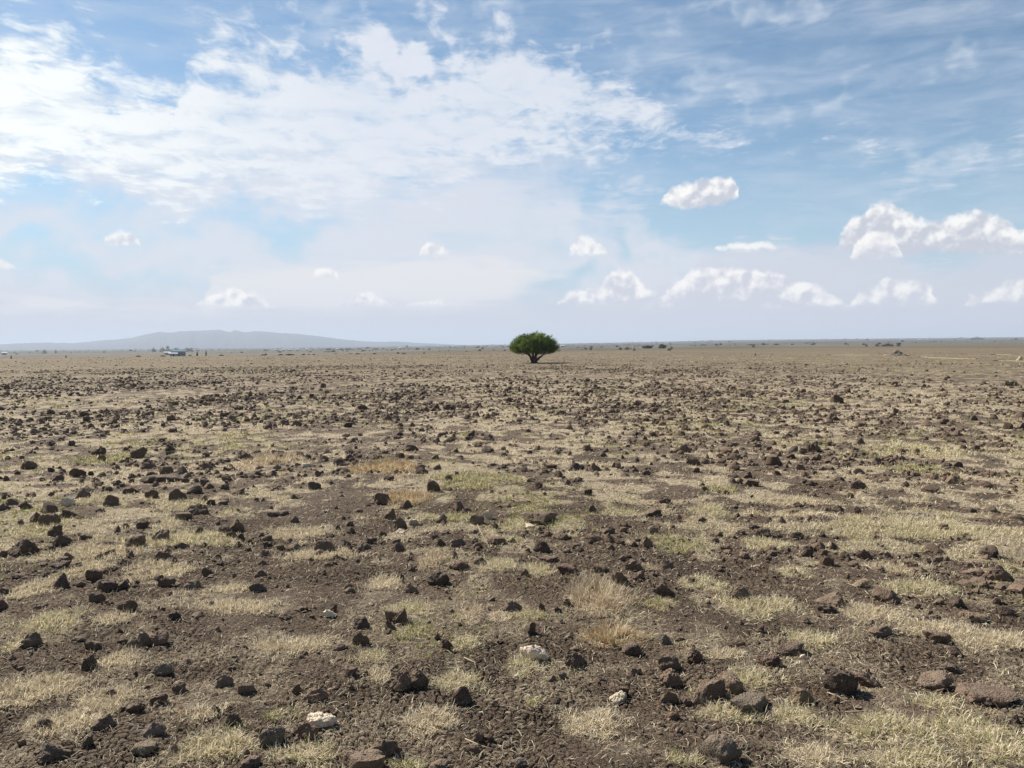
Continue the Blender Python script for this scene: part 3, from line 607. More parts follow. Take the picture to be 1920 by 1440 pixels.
# matted patches and tufts traced from the photograph
GN = {'p': 'pale straw tuft', 'y': 'yellow green tuft', 'g': 'fresh green tuft', 'o': 'orange brown tuft', 'u': 'tall wispy dry tuft'}
GM = {(1112,1353): 'big pale shaggy straw tuft in the centre foreground', (1147,1195): 'orange brown bristly tuft with a black rock-and-shadow lump behind its right side', (1120,1120): 'largest tall wispy dry tuft, right of centre',
      (880,905): 'bright green grass patch among black rocks in the middle distance', (1665,1370): 'widest yellow green tuft at the lower right', (1850,1395): 'shaggy yellow green tuft in the bottom right corner',
      (405,1402): 'wide yellow green tuft at the lower left'}
tp = {}; stuff = []; own_objs = []
for (px, py, w, h, kind, own), (gx, gy, rx, ry, _, _) in zip(PATCH, PW_):
    r = math.hypot(gx, gy)
    area = math.pi * rx * ry; lod = max(1.0, r / 5.0)
    n = int(min(area * 28000 / lod ** 1.5, 14000))
    if kind in 'uo': n = int(n * (0.28 if kind == 'u' else 0.5))
    u = np.sqrt(rng.random(n)) * (1.0 + rng.normal(size=n) * 0.10); th = rng.uniform(0, 6.283, n)
    u = u * (1 + 0.28 * np.sin(th * 3 + px) + 0.2 * np.sin(th * 5 + py))
    clump = fbm((gx + rx * u * np.cos(th)) / 0.05, (gy + ry * u * np.sin(th)) / 0.05, 111, 2)
    k = rng.random(n) < np.maximum(ss(0.22, 0.55, clump), 0.3) * np.maximum(1.15 - 0.5 * u, 0.5); u, th, clump = u[k], th[k], clump[k]; n = len(u)
    x = gx + rx * u * np.cos(th); y = gy + ry * u * np.sin(th)
    wd = 0.0031 * lod * rng.uniform(0.6, 1.4, n)
    if kind in 'uo': L = (0.080 if kind == 'o' else 0.090) * min(rx / 0.16, 1.6) ** 0.5 * rng.uniform(0.5, 1.25, n) * (1.15 - 0.4 * u); lean = np.abs(rng.normal(size=n)) * 0.22 + 0.10 + 0.3 * u
    else: L = 0.035 * (1 + 0.25 * min(rx / 0.2, 2)) * rng.uniform(0.5, 1.5, n); lean = np.clip(rng.normal(size=n) * 0.25 + 0.62, 0.05, 1.0)
    dirx = np.arctan2(ry * np.sin(th), rx * np.cos(th)) + rng.normal(size=n) * (0.8 if kind in 'uo' else 1.5)
    kk = 'pygou'.index(kind) * np.ones(n, int)
    sw = rng.random(n); kk = np.where(sw < 0.4, 0, kk); kk = np.where((sw > 0.96) & (kk != 0), 2, kk)
    V_, F_, C_ = blades(x, y, L, wd, lean, kk, dirx)
    if own:
        me = npmesh('grass_tuft', V_ - np.array([gx, gy, float(gz(gx, gy))]), F_, C_); o = link('grass_tuft', me, None, mgr); o.location = (gx, gy, float(gz(gx, gy)))
        if (px, py) in GM: tag(o, GM[(px, py)], 'grass tuft', 'grass tufts in the foreground')
        else:
            wh, dd = where(px, py); tp.setdefault((GN[kind], wh), []).append((dd, o))
    else: stuff.append((V_, F_, C_))
for (k, wh), l in tp.items():
    l.sort(key=lambda t: t[0])
    for i, (dd, o) in enumerate(l): tag(o, ORD[min(i, 6)] + k + ' of grass ' + wh, 'grass tuft', 'grass tufts in the foreground')
# grass between, thinning and coarsening with distance
for (n, r0, r1, pw_, lw) in ((130000, 2.4, 8, 1.0, 1.0), (280000, 6.5, 30, 0.4, 1.0), (110000, 28, 120, 0.3, 1.0)):
    m_ = 12; x, y, r = sample_wedge(n // m_, r0, r1, pw_, 38)
    nc = noise_cover(x, y); k = rng.random(len(x)) < nc * (0.95 - 0.35 * ss(8, 20, r)) + 0.04; x, y, r = x[k], y[k], r[k]
    lod0 = np.maximum(1.0, r / 4.5); sp = 0.030 * np.exp(rng.normal(size=len(x)) * 0.4) * np.minimum(lod0, 5.0) ** 0.8
    th = rng.uniform(0, 6.283, (len(x), m_)); u = np.abs(rng.normal(size=(len(x), m_))) * 0.8
    big = fbm(x / 1.6, y / 1.6, 121, 2) + rng.normal(size=len(x)) * 0.05
    kd = np.where(big > 0.66, 2, np.where(big > 0.52, 1, 0)); kd = np.where(rng.random(len(x)) < 0.04, 3, kd); hgt = rng.uniform(0.6, 1.35, len(x))
    x = (x[:, None] + np.cos(th) * u * sp[:, None]).ravel(); y = (y[:, None] + np.sin(th) * u * sp[:, None]).ravel()
    r = np.repeat(r, m_); kd = np.repeat(kd, m_); hgt = np.repeat(hgt, m_); th = th.ravel(); u = u.ravel()
    lod = np.maximum(1.0, r / 4.5); wd = 0.0029 * lod * rng.uniform(0.6, 1.4, len(x)); L = hgt * 0.030 * rng.uniform(0.5, 1.4, len(x)) * np.minimum(lod, 3.0) ** 0.55
    lean = np.clip(rng.normal(size=len(x)) * 0.2 + 0.38 + 0.3 * np.minimum(u, 1.2), 0.05, 1.0)
    stuff.append(blades(x, y, L, wd, lean, kd, th + rng.normal(size=len(x)) * 0.5))
# single straws and stalks lying about on the bare soil
x, y, r = sample_wedge(46000, 2.3, 16, 0.6); n = len(x)
stuff.append(blades(x, y, rng.uniform(0.02, 0.07, n), 0.0022 * np.maximum(1, r / 4) * rng.uniform(0.6, 1.3, n), np.full(n, 0.9), np.where(rng.random(n) < 0.2, 4, 0), z=gz(x, y) + 0.006, jit=1.6))
v, f, c = join(stuff)
tag(link('dry_grass', npmesh('dry_grass', v, f, c), None, mgr), 'short dry grass and loose straw covering the plain between the stones', 'grass', kind='stuff')
# longer twigs
mtw = plain('twig_bark', (0.36, 0.29, 0.20))
def tube(pts, rads, seg=6):
    pts = [Vector(p) for p in pts]; V, F_ = [], []
    for i, p in enumerate(pts):
        t = (pts[min(i + 1, len(pts) - 1)] - pts[max(i - 1, 0)]).normalized(); up = Vector((0, 0, 1)) if abs(t.z) < 0.9 else Vector((1, 0, 0))
        a = t.cross(up).normalized(); b = a.cross(t)
        for k in range(seg):
            an = 6.2832 * k / seg; V.append(p + (a * math.cos(an) + b * math.sin(an)) * rads[i])
    for i in range(len(pts) - 1):
        for k in range(seg): F_.append((i * seg + k, i * seg + (k + 1) % seg, (i + 1) * seg + (k + 1) % seg, (i + 1) * seg + k))
    V += [pts[0], pts[-1]]; n = len(V); 
    F_ = [(a, b, c) for a, b, c, d in F_] + [(a, c, d) for a, b, c, d in F_]
    F_ += [(n - 2, (k + 1) % seg, k) for k in range(seg)] + [(n - 1, (len(pts) - 1) * seg + k, (len(pts) - 1) * seg + (k + 1) % seg) for k in range(seg)]
    return np.array([tuple(q) for q in V]), np.array(F_)
for (p, lab) in (([(872,1388),(905,1402),(930,1410)], 'bent pale twig beside a pair of small dark stones'), ([(870,1236),(890,1245),(893,1258)], 'short pale twig in the centre foreground behind a yellow tuft'),
                 ([(1551,1303),(1572,1312),(1593,1324)], 'straight pale twig before the large squarish boulder'), ([(1420,1375),(1428,1368),(1433,1364)], 'stubby pale twig on dark cracked soil'),
                 ([(895,985),(912,1020),(921,1033)], 'thin pale twig leaning by the tilted brown slab'), ([(1590,1100),(1604,1103),(1610,1110)], 'forked pale twig beside a tan stone'),
                 ([(1585,1342),(1620,1341),(1645,1344)], 'long thin pale stalk on the right foreground soil')):
    w3 = []
    for q in p:
        x, y = at(*q); w3.append((x, y, float(gz(x, y)) + 0.012))
    v, f = tube(w3, [0.0028, 0.0024, 0.0014]); o0 = np.array(w3[0])
    o = link('twig', npmesh('twig', v - o0, f, smooth=True), None, mtw); o.location = w3[0]; tag(o, lab, 'twig', 'pale twigs lying on the soil')

# ------------------------------------------------------------------ leaves, shrubs and the tree
def leafmat(name):
    m = material(name); tn = attr('tone'); d = N.new('ShaderNodeBsdfDiffuse'); N.put(d.inputs[0], tn); t = N.new('ShaderNodeBsdfTranslucent'); N.put(t.inputs[0], tn)
    x_ = N.new('ShaderNodeMixShader'); x_.inputs[0].default_value = 0.3; N.tree.links.new(d.outputs[0], x_.inputs[1]); N.tree.links.new(t.outputs[0], x_.inputs[2]); out_surface(x_.outputs[0]); return m
mleaf = leafmat('green_leaf'); mbark = plain('dark_bark', (0.085, 0.055, 0.042), 0.35, 9.0)
def leaves(c, d, L, w, tone, rg):
    """diamond leaf sprays: centre, direction, length, width"""
    n = len(c); s = np.cross(d, rg.normal(size=(n, 3))); s /= np.linalg.norm(s, axis=1)[:, None] + 1e-9
    V_ = np.stack([c - d * L[:, None] * .5, c + s * w[:, None] * .5, c + d * L[:, None] * .5, c - s * w[:, None] * .5], 1).reshape(-1, 3)
    Q_ = (np.array([[0, 1, 2], [0, 2, 3]])[None] + (np.arange(n) * 4)[:, None, None]).reshape(-1, 3)
    return V_, Q_, np.repeat(tone, 4, 0)
tx_, ty_ = at(1002, 680.5); T0 = np.array([tx_, ty_, float(gz(tx_, ty_))]); SC = math.hypot(tx_, ty_) / F     # metres per photo pixel there
tree = bpy.data.objects.new('acacia_tree', None); col.objects.link(tree); tree.location = T0
tree.rotation_euler[2] = -math.atan2(tx_, ty_)
tag(tree, 'lone broad-crowned green tree standing on the open stony plain', 'tree')
rg = np.random.default_rng(5); trunk = []; ends = []
for k, (a, lean, len_) in enumerate([(3.3, 0.42, 1.25), (2.5, 0.30, 1.35), (0.3, 0.30, 1.2), (1.2, 0.15, 1.4), (4.6, 0.25, 1.35), (5.6, 0.45, 1.25), (3.9, 0.5, 1.2), (0.9, 0.5, 1.15)]):
    p = np.array([0.13 * math.cos(a), 0.13 * math.sin(a), -0.08]); pts = [p]; d = np.array([math.cos(a) * 0.25 * lean, math.sin(a) * 0.25 * lean, 1.0])
    for s_ in range(7):
        d = d + np.array([math.cos(a) * lean * 0.21, math.sin(a) * lean * 0.21, 0]) + rg.normal(size=3) * 0.13; d /= np.linalg.norm(d); p = p + d * len_ / 6; pts.append(p)
        if s_ >= 4:
            for q in range(2):
                e = d + rg.normal(size=3) * 0.4 + np.array([math.cos(a), math.sin(a), 0.5]) * 0.3; e /= np.linalg.norm(e)
                bp = [p]; 
                for z_ in range(4): e = e + rg.normal(size=3) * 0.15; e /= np.linalg.norm(e); bp.append(bp[-1] + e * 0.24)
                v, f = tube(bp, [0.028, 0.022, 0.016, 0.011, 0.006], 5); trunk.append((v, f, np.ones((len(v), 3))))
    v, f = tube(pts, list(np.linspace(0.125, 0.035, 8) * (1.25 if k < 5 else 0.7)), 8); trunk.append((v, f, np.ones((len(v), 3))))
# flared foot
v, f = tube([(0, 0, -0.15), (0.0, 0, 0.05), (0, 0, 0.3), (0.02, 0, 0.5)], [0.32, 0.24, 0.2, 0.12], 12); trunk.append((v, f, np.ones((len(v), 3))))
v, f, c = join(trunk); link('trunk', npmesh('trunk', v, f, smooth=True), tree, mbark)
# crown: many sprays set round clump centres in a low dome, flatter underneath
CW, CTOP, CB = 47.5 * SC, 58.0 * SC, 20.0 * SC
nc_ = 760; cc_ = []
while len(cc_) < nc_:
    q = rg.uniform(-1, 1, 3); 
    if q[0] ** 2 + q[1] ** 2 + q[2] ** 2 > 1: continue
    rad2 = math.hypot(q[0], q[1])
    zz = q[2]
    if zz < 0 and zz < -0.55 + 0.30 * rad2: continue
    if rg.random() > 0.25 + 0.75 * (rad2 ** 2 + zz ** 2): continue
    tp_ = 1 - 0.14 * max(zz, 0) - 0.10 * max(-zz, 0); cc_.append((q[0] * CW * 0.93 * tp_, q[1] * CW * 0.93 * tp_, 28.5 * SC + (zz * 25.5 * SC if zz > 0 else zz * 24 * SC)))
cc_ = np.array(cc_)
cc_[:, 2] += 0.11 * np.sin(cc_[:, 0] * 4.3 + 1) * np.cos(cc_[:, 1] * 3.7); cc_ += rg.normal(size=cc_.shape) * 0.05
per = 120; idx = np.repeat(np.arange(nc_), per); n = len(idx); dirc = cc_ - np.array([0, 0, 0.9]); dirc /= np.linalg.norm(dirc, axis=1)[:, None]
along = rg.uniform(-0.22, 0.24, n); off_ = rg.normal(size=(n, 3)) * (0.085 - 0.12 * np.maximum(along, 0))[:, None]
cen = cc_[idx] + dirc[idx] * (along * rg.uniform(0.6, 1.5, nc_)[idx] * np.where(np.hypot(cc_[idx, 0], cc_[idx, 1]) < 0.5, 0.5, 1.0))[:, None] + off_
dd_ = dirc[idx] + rg.normal(size=(n, 3)) * 0.55; dd_ /= np.linalg.norm(dd_, axis=1)[:, None]
tone = np.array([0.140, 0.205, 0.048]) * rg.uniform(0.45, 1.6, (nc_, 1))[idx] * rg.uniform(0.7, 1.25, (n, 1)) * np.where(rg.random((nc_, 1)) < 0.2, [[1.25, 1.0, 0.9]], [[1, 1, 1]])[idx]
ok_ = (cen[:, 0] / (CW * 1.02)) ** 2 + (cen[:, 1] / (CW * 1.02)) ** 2 + ((cen[:, 2] - 29 * SC) / (28.5 * SC)) ** 2 < 1.04 + 0.16 * np.sin(cen[:, 0] * 9) * np.cos(cen[:, 1] * 7 + 1) + 0.10 * np.sin(cen[:, 0] * 23 + cen[:, 2] * 11) + np.abs(rg.normal(size=n)) * 0.10
cen, dd_, tone = cen[ok_], dd_[ok_], tone[ok_]; n = len(cen)
v, f, c = leaves(cen, dd_, rg.uniform(0.05, 0.11, n), rg.uniform(0.02, 0.04, n), tone, rg)
link('crown', npmesh('crown', v, f, c), tree, mleaf)
# a few dry sprouts at the foot
def shrub_mesh(seed, n, w, h, tone, flat=False, d=None):
    rg = np.random.default_rng(seed); q = rg.normal(size=(n, 3)); q /= np.linalg.norm(q, axis=1)[:, None]; q *= rg.uniform(0.4, 1, (n, 1)) ** 0.5
    q[:, 2] = np.abs(q[:, 2]) if not flat else q[:, 2] * 0.5 + 0.6
    lump = 1 + 0.28 * np.sin(q[:, 0] * 7 + seed) * np.cos(q[:, 1] * 6)
    c = q * np.array([w / 2, (d or w) / 2, h])[None] * lump[:, None]; dr = q + rg.normal(size=q.shape) * 0.6; dr /= np.linalg.norm(dr, axis=1)[:, None]
    return leaves(c, dr, rg.uniform(0.05, 0.10, n) * (w + h), rg.uniform(0.02, 0.045, n) * (w + h), np.array(tone)[None] * rg.uniform(0.6, 1.4, (n, 1)), rg)
def shrub(name, px, r, w, h, tone, label, group, seed, zoff=0.0, trunk_h=0.0, cat='shrub'):
    x, y = fpos(px, r); z = float(gz(x, y)) + zoff
    root = bpy.data.objects.new(name, None); col.objects.link(root); root.location = (x, y, z); tag(root, label, cat, group)
    v, f, c = shrub_mesh(seed, 420, w, h, tone, flat=trunk_h > 0)
    if trunk_h: v[:, 2] = v[:, 2] * 0.6 + trunk_h
    link('crown', npmesh('crown', v, f, c), root, mleaf)
    v, f = tube([(0, 0, -0.1), (w * 0.03, 0, max(trunk_h, h * 0.5)), (w * 0.08, 0, max(trunk_h, h * 0.5) + h * 0.25)], [w * 0.04, w * 0.03, w * 0.015], 6)
    link('trunk', npmesh('trunk', v, f, smooth=True), root, mbark)
    return root
DK = (0.075, 0.070, 0.045); GRN = (0.060, 0.078, 0.034)
def pxz(px, py, r):        # height above the soil of a pixel row, at distance r
    x, y = fpos(px, r); return (horizon(px) - py) / F * r + CAMZ - float(gz(x, y))
SH = [(498,663.5,6,2.2,300,'dark flat bush up the slope left of the main row of bushes'),(493,668,8,2.2,170,'leftmost dark bush in the row on the brown rise'),(526,668,9,1.6,170,'low thin dark bush in the row on the brown rise'),
 (543,668,17,3.6,170,'longest dark bush in the row, taller at its left end'),(569,668,7,2,170,'dark bush just right of the longest one'),(579,668,4,1.6,170,'tiny dark bush in the middle of the row'),(588,668,5,2.6,170,'rounded dark bush near the right end of the row'),
 (629,667,7,4.2,175,'small umbrella-shaped tree at the end of the row'),(657,667,9,3.6,175,'leaning flat-topped tree right of the umbrella-shaped one'),(670,668,8,1.6,172,'flat bush under the leaning flat-topped tree'),
 (702,668,8,1.8,172,'flat bush half way between two flat-topped trees'),(757,664.5,10,3,230,'arched dark bush left of the lone tree'),(746,661,5,1.4,280,'tiny bush above the arched bush'),(795,662,4,2.2,260,'small round bush nearest the lone tree on its left'),
 (356,668,6,2.4,172,'dark low bush right of the blue-roofed house'),(369,667.5,2.6,4.6,172,'thin upright dark bush right of the blue-roofed house'),(386,659.5,3,2.4,420,'grey bush up the slope behind the thin upright one'),
 (369.5,659,3,2.6,430,'grey bush directly above the thin upright one'),(415,668,9,1.7,172,'flat dark bush between the house and the row'),(305,668,9,1.8,172,'dark bush in front of the white shed'),(259,668,8,1.6,172,'flat bush left of the white shed'),
 (20.5,669.5,2.2,5,160,'thin upright dark bush at the left edge'),(123.5,667.5,3,2.6,180,'small dark bush on the left plain'),(1416.5,665,2.8,4.2,112,'small black upright bush on the right plain'),(1413,648,6,3,420,'grey bush above the black upright one'),
 (1108,651.5,5,1.6,330,'first dark bush right of the lone tree'),(1163,652,7,1.4,320,'flat bush left of a slightly larger one on the skyline field'),(1176,652,9,1.8,320,'widest flat bush in the centre right field'),(1189,655,5,2.2,230,'dark bush below the widest flat one'),
 (1255,655,8,1.8,230,'paired dark bush right of centre'),(1259,651,5,2.2,330,'round grey bush over the paired one'),(1624.5,646.5,4,2,420,'small dark bush left of the long dark hedge'),(1645,646.5,7,2,420,'dark bush touching the left of the hedge gap'),
 (1664.5,646.5,19,1.8,420,'long dark hedge on the far right field'),(1685,646.5,7,1.6,420,'short dark hedge right of the long one'),(1897,727,26,9,34,'dark scrubby bush at the right edge of the plain')]
for i, (px, py, w, h, r, lab) in enumerate(SH):
    top = pxz(px, py - h, r); wm = w / F * r; zo = min(0.0, pxz(px, py, r)); tot = max(top, 0.25)
    um = lab.find('umbrella') >= 0 or lab.find('flat-topped tree') == 8
    if py > 700: tot = h / F * r; top = tot; zo = 0
    shrub('bush' if not um else 'small_tree', px, r, wm, tot * (0.5 if um else 1.0), DK, lab, 'dark bushes dotted over the far plain', 70 + i, 0.0, tot * 0.62 if um else 0.0, 'bush' if not um else 'tree')
# skyline trees on the left rise and others over the far fields
FT = [(315,653,7,7,1500,'tallest grey-green tree on the left skyline'),(288,653,6,3,1500,'bushy tree left of the tallest skyline tree'),(305,653,10,3.5,1500,'low tree joined to the left of the tallest'),(330,653,14,2.4,1500,'low tree belt right of the tallest skyline tree'),
 (352,653,18,2,1500,'long low dark tree belt on the left skyline'),(83,657,7,3,1400,'round tree alone on the far left skyline'),(104.5,657,2.5,3.5,1400,'thin tree right of the round far left one'),(520,656,5,4.5,1500,'tree behind the leftmost white roof'),
 (640,657,9,4,1500,'tree right of the small white house'),(655,657,10,3.6,1500,'tree between two houses of the far village'),(675,657,8,3,1500,'tree at the right of the far village'),(705,656,14,3,1500,'long low tree left of the single white house'),
 (763,651,6,5,2200,'tall tree on the rise by the single white house'),(905,653,6,3.2,900,'dark tree in the field left of the lone tree'),(1626,637,5,2.6,2600,'tree standing on the right skyline'),(1832,635,18,2.6,2600,'broad clump on the far right skyline')]
for i, (px, py, w, h, r, lab) in enumerate(FT):
    hm = 0.8 * max(h / F * r, pxz(px, py - h, r)); shrub('distant_tree', px, r, w / F * r, hm, GRN, lab, 'trees on the far skyline', 200 + i, 0, 0, 'tree')
# far scrub: past counting
rg = np.random.default_rng(9); n = 2400; r = 420 * (5600 / 420) ** rg.random(n); a = np.radians(rg.uniform(-38, 38, n)); x = r * np.sin(a); y = r * np.cos(a)
k = (fbm(x / 160, y / 420, 131, 3) > 0.50 - 0.1 * ss(1500, 4000, r)) & ((r > 900) | (rg.random(n) < 0.25)); x, y, r = x[k], y[k], r[k]; n = len(x)
w = np.exp(rg.normal(size=n) * 0.5) * (1.2 + r / 1400); h = np.minimum(w * rg.uniform(0.3, 0.7, n), 4.5)
v1, f1 = ICO[2][0], ICO[2][1]; v = v1[None] * rg.uniform(0.72, 1.2, (n, len(v1), 1)) * np.stack([w, w, h], -1)[:, None] * 0.5; v[:, :, 2] += (h * 0.35)[:, None]
v += np.stack([x, y, gz(x, y)], -1)[:, None]; tn_ = np.array([[0.07, 0.075, 0.045]]) * rg.uniform(0.6, 1.5, (n, 1))
tag(link('distant_scrub', npmesh('distant_scrub', v.reshape(-1, 3), (f1[None] + (np.arange(n) * len(v1))[:, None, None]).reshape(-1, 3), np.repeat(tn_, len(v1), 0)), None, mleaf), 'low dark scrub dotted over the far plain up to the horizon', 'scrub', kind='stuff')

# ------------------------------------------------------------------ mountain
prof_ = np.array([(-60,648),(0,648),(40,646),(100,645),(140,645.5),(200,640),(225,639),(250,636),(275,630),(300,626),(320,627),(335,625),(350,624),(380,623),(400,622),(412,621),(425,624),(432,625),(440,622),(448,623),(460,625.5),(480,623),(500,624.5),(545,627),(570,629),(600,632),(640,637),(680,641),(720,642),(740,641),(770,643),(830,646),(900,649)])
MR = 7000.0; pa = np.array([azel(px, horizon(px))[0] for px in prof_[:, 0]]); ph = np.array([(horizon(px) - py) / F * MR for px, py in prof_]) + 6
ma = np.linspace(pa[0], pa[-1], 420); mt = np.linspace(-1, 1, 60); MA, MT = np.meshgrid(ma, mt)
base_h = np.interp(MA, pa, ph); rx_ = MR + MT * 1600
ridge = 1 - np.abs(MT) ** 1.25
fold = (fbm(MA * 2.2, MT * 3 + MA * 0.4, 141, 4) - 0.5)
z = base_h * ridge * (1 + 0.5 * fold * (1 - ridge) * 2) + (fbm(MA * 6, MT * 4, 143, 3) - 0.5) * 8 * ss(0, 40, base_h) - 12 * (1 - ridge)
mv = np.stack([rx_ * np.sin(np.radians(MA)), rx_ * np.cos(np.radians(MA)), z], -1).reshape(-1, 3)
i0 = (np.arange(59)[:, None] * 420 + np.arange(419)[None]).reshape(-1); mf = np.stack([i0, i0 + 1, i0 + 421, i0 + 420], -1)
mm = plain('mountain_scrub', (0.028, 0.040, 0.045), 0.3, 0.004)
tag(link('mountain', npmesh('mountain', mv, mf, smooth=True), None, mm), kind='structure')

# ------------------------------------------------------------------ dirt track, earth heap and pale stones on the right
mp = plain('pale_track_dust', (0.28, 0.23, 0.15), 0.3, 1.2)
segs = [[(1555,665.5),(1590,665.8),(1628,666.4)], [(1722,669.8),(1745,670.4),(1775,671.6),(1805,672.8),(1832,673.8)], [(1866,677.2),(1890,677.4),(1925,678.2),(1960,679.5)], [(1862,664.8),(1875,664.8),(1890,664.9)]]
for s_ in segs:
    pts = [at(*q) for q in s_]; vs = []; m_ = 24
    t_ = np.linspace(0, len(pts) - 1, m_); xs_ = np.interp(t_, range(len(pts)), [p[0] for p in pts]); ys_ = np.interp(t_, range(len(pts)), [p[1] for p in pts])
    hw = 1.35 * np.sin(np.linspace(0.12, math.pi - 0.12, m_)) ** 0.4 * (0.35 + 1.0 * vnoise(t_ * 6, t_ * 0, 7)) * (np.array(ys_) / 75.0)
    rows = []
    for k, (o_, hh_) in enumerate(((-1, 0.0), (-0.6, 0.05), (0.6, 0.05), (1, 0.0))):
        yy = ys_ + hw * o_; rows.append(np.stack([xs_, yy, gz(xs_, yy) + hh_ + (0.004 if hh_ else -0.03)], -1))
    v = np.stack(rows, 0).reshape(-1, 3); i0 = (np.arange(3)[:, None] * m_ + np.arange(m_ - 1)[None]).reshape(-1); f = np.stack([i0, i0 + 1, i0 + m_ + 1, i0 + m_], -1)
    tag(link('path', npmesh('path', v, f, smooth=True), None, mp), kind='structure')
hx, hy = at(1682, 667.5); hr = math.hypot(hx, hy); me_ = plain('grey_earth', (0.17, 0.145, 0.115), 0.35, 2.5)
u_, w_ = np.meshgrid(np.linspace(-1, 1, 60), np.linspace(-1, 1, 40)); d_2 = np.sqrt(u_ ** 2 + w_ ** 2) + (fbm(u_ * 3, w_ * 3, 151, 3) - 0.5) * 0.35
hw_, hh_ = 17 / F * hr, 9.5 / F * hr; z = hh_ * (1 - ss(0.0, 1.0, d_2)) * (0.75 + 0.5 * fbm(u_ * 6, w_ * 6, 153, 4)) - 0.03
v = np.stack([u_ * hw_ * 1.15, w_ * hw_ * 0.8, z], -1).reshape(-1, 3); i0 = (np.arange(39)[:, None] * 60 + np.arange(59)[None]).reshape(-1); f = np.stack([i0, i0 + 1, i0 + 61, i0 + 60], -1)
o = link('earth_heap', npmesh('earth_heap', v, f, smooth=True), None, me_); o.location = (hx, hy, float(gz(hx, hy))); o.rotation_euler[2] = -math.atan2(hx, hy); tag(o, 'grey heap of dug earth beside the pale track on the right', 'earth heap')
for i, (px, py, w, h, lab) in enumerate([(1661,667,8,2.4,'pale boulder at the left foot of the earth heap'), (1682,668,4.5,2.4,'small pale boulder at the front of the earth heap'), (1702,666.5,7.5,2.4,'pale slab at the right foot of the earth heap'), (1911,676,9,7,'pale pinkish boulder by the track at the right edge')]):
    x, y = at(px, py); r = math.hypot(x, y); add_rock(x, y, w / F * r, w / F * r * 0.7, h / F * r, 'c', 's' if i != 3 else 'l', lab, 'pale boulders by the track', 20, 900 + i)

# ------------------------------------------------------------------ far houses
mwall = plain('white_wall', (0.42, 0.40, 0.37), 0.1, 0.5); mtin = plain('white_sheet_roof', (0.58, 0.60, 0.62), 0.08, 0.5, 0.4); mblue = plain('blue_sheet_roof', (0.11, 0.22, 0.26), 0.2, 0.4, 0.5)  # blue roof colour dulled to stand in for distant haze
mbw = plain('blue_grey_wall', (0.14, 0.19, 0.20), 0.15, 0.5); mdoor = plain('dark_opening', (0.05, 0.05, 0.055), 0.2, 2.0)
def boxmesh(name, parts_):
    V_, F_ = [], []
    for (x0, y0, z0, x1, y1, z1) in parts_:
        o_ = len(V_); V_ += [(x0, y0, z0), (x1, y0, z0), (x1, y1, z0), (x0, y1, z0), (x0, y0, z1), (x1, y0, z1), (x1, y1, z1), (x0, y1, z1)]
        F_ += [tuple(o_ + q for q in f_) for f_ in ((0, 3, 2, 1), (4, 5, 6, 7), (0, 1, 5, 4), (1, 2, 6, 5), (2, 3, 7, 6), (3, 0, 4, 7))]
    return npmesh(name, V_, F_)
def roofmesh(w, d, z0, rise, th=0.18, ov=0.5):
    a, b = w / 2 + ov, d / 2 + ov
    V_ = [(-a, -b, z0), (a, -b, z0), (a, 0, z0 + rise), (-a, 0, z0 + rise), (a, b, z0), (-a, b, z0)]; V_ += [(x, y, z + th) for x, y, z in V_]
    F_ = [(0, 3, 2, 1), (3, 5, 4, 2), (6, 7, 8, 9), (9, 8, 10, 11), (0, 1, 7, 6), (4, 5, 11, 10), (1, 2, 8, 7), (2, 4, 10, 8), (5, 3, 9, 11), (3, 0, 6, 9)]
    return npmesh('roof', V_, F_)
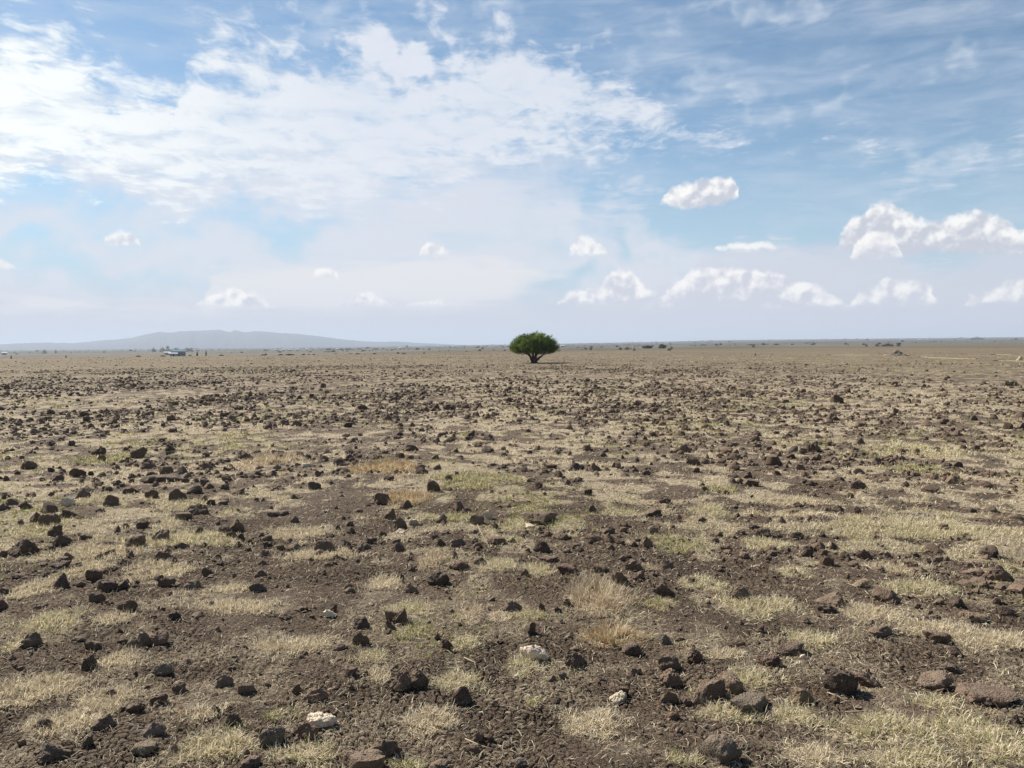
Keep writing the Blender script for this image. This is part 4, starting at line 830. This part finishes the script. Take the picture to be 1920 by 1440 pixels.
def house(px, r, w, d, wh, rise, wm, rm, label, group, nwin=2):
    x, y = fpos(px, r); root = bpy.data.objects.new('house', None); col.objects.link(root); root.location = (x, y, float(gz(x, y))); root.rotation_euler[2] = -math.atan2(x, y) + 0.15
    tag(root, label, 'house', group)
    link('wall', boxmesh('wall', [(-w / 2, -d / 2, -1.0, w / 2, d / 2, wh)]), root, wm)
    link('roof', roofmesh(w, d, wh + 0.01, rise), root, rm)
    link('door', boxmesh('door', [(-0.5, -d / 2 - 0.06, 0, 0.5, -d / 2 - 0.003, 2.0)]), root, mdoor)
    for k in range(nwin):
        wx = (k + 1) * w / (nwin + 1) - w / 2; wx += -1.2 if abs(wx) < 0.9 else 0
        link('window', boxmesh('window', [(wx - 0.45, -d / 2 - 0.06, 1.0, wx + 0.45, -d / 2 - 0.003, 1.9)]), root, mdoor)
    return root
house(334, 600, 8.4, 6, 3.3, 1.3, mbw, mblue, 'blue-green house with a blue roof on the left plain', None, 3)
house(316, 760, 7.5, 5, 2.0, 0.8, mwall, mtin, 'long white-roofed shed left of the blue-roofed house', 'white-roofed buildings far off')
house(324, 560, 4.5, 4, 1.9, 0.6, mwall, mtin, 'small white shed in front of the blue-roofed house', 'white-roofed buildings far off', 1)
for (px, r, w, lab) in ((7.5,1100,4.5,'small white house at the far left edge'),(519,1500,5.5,'leftmost white roof of the far village'),(531,1500,6,'second white roof of the far village'),(542.5,1500,8.5,'widest white roof of the far village'),(557,1500,6.5,'white roof right of the widest one'),
     (575,1500,3.6,'tiny house at the right end of the four white roofs'),(632.5,1500,3.6,'small white house beside village trees'),(750,1500,5.5,'single white house on the centre left plain'),(1054,1300,5,'white house just right of the lone tree'),
     (1691,2900,11,'white house high on the right horizon'),(1725,2900,8,'right horizon house beside the white one'),(1737,2900,6,'rightmost tiny house on the horizon')):
    house(px, r, w, 5, 2.2, 1.1, mwall, mtin, lab, 'white-roofed buildings far off', 1)

# ------------------------------------------------------------------ haze
mh = material('haze_air'); pv = N.new('ShaderNodeVolumePrincipled'); pv.inputs['Color'].default_value = (0.70, 0.81, 0.98, 1.0); pv.inputs['Density'].default_value = 1.7e-4
pv.inputs['Anisotropy'].default_value = 0.1
o_ = N.new('ShaderNodeOutputMaterial'); N.tree.links.new(pv.outputs[0], o_.inputs['Volume'])
hz = link('haze', boxmesh('haze', [(-14800, -14800, -16, 14800, 14800, 172)]), None, mh); tag(hz, 'pale blue air over the whole plain', 'haze', kind='stuff')
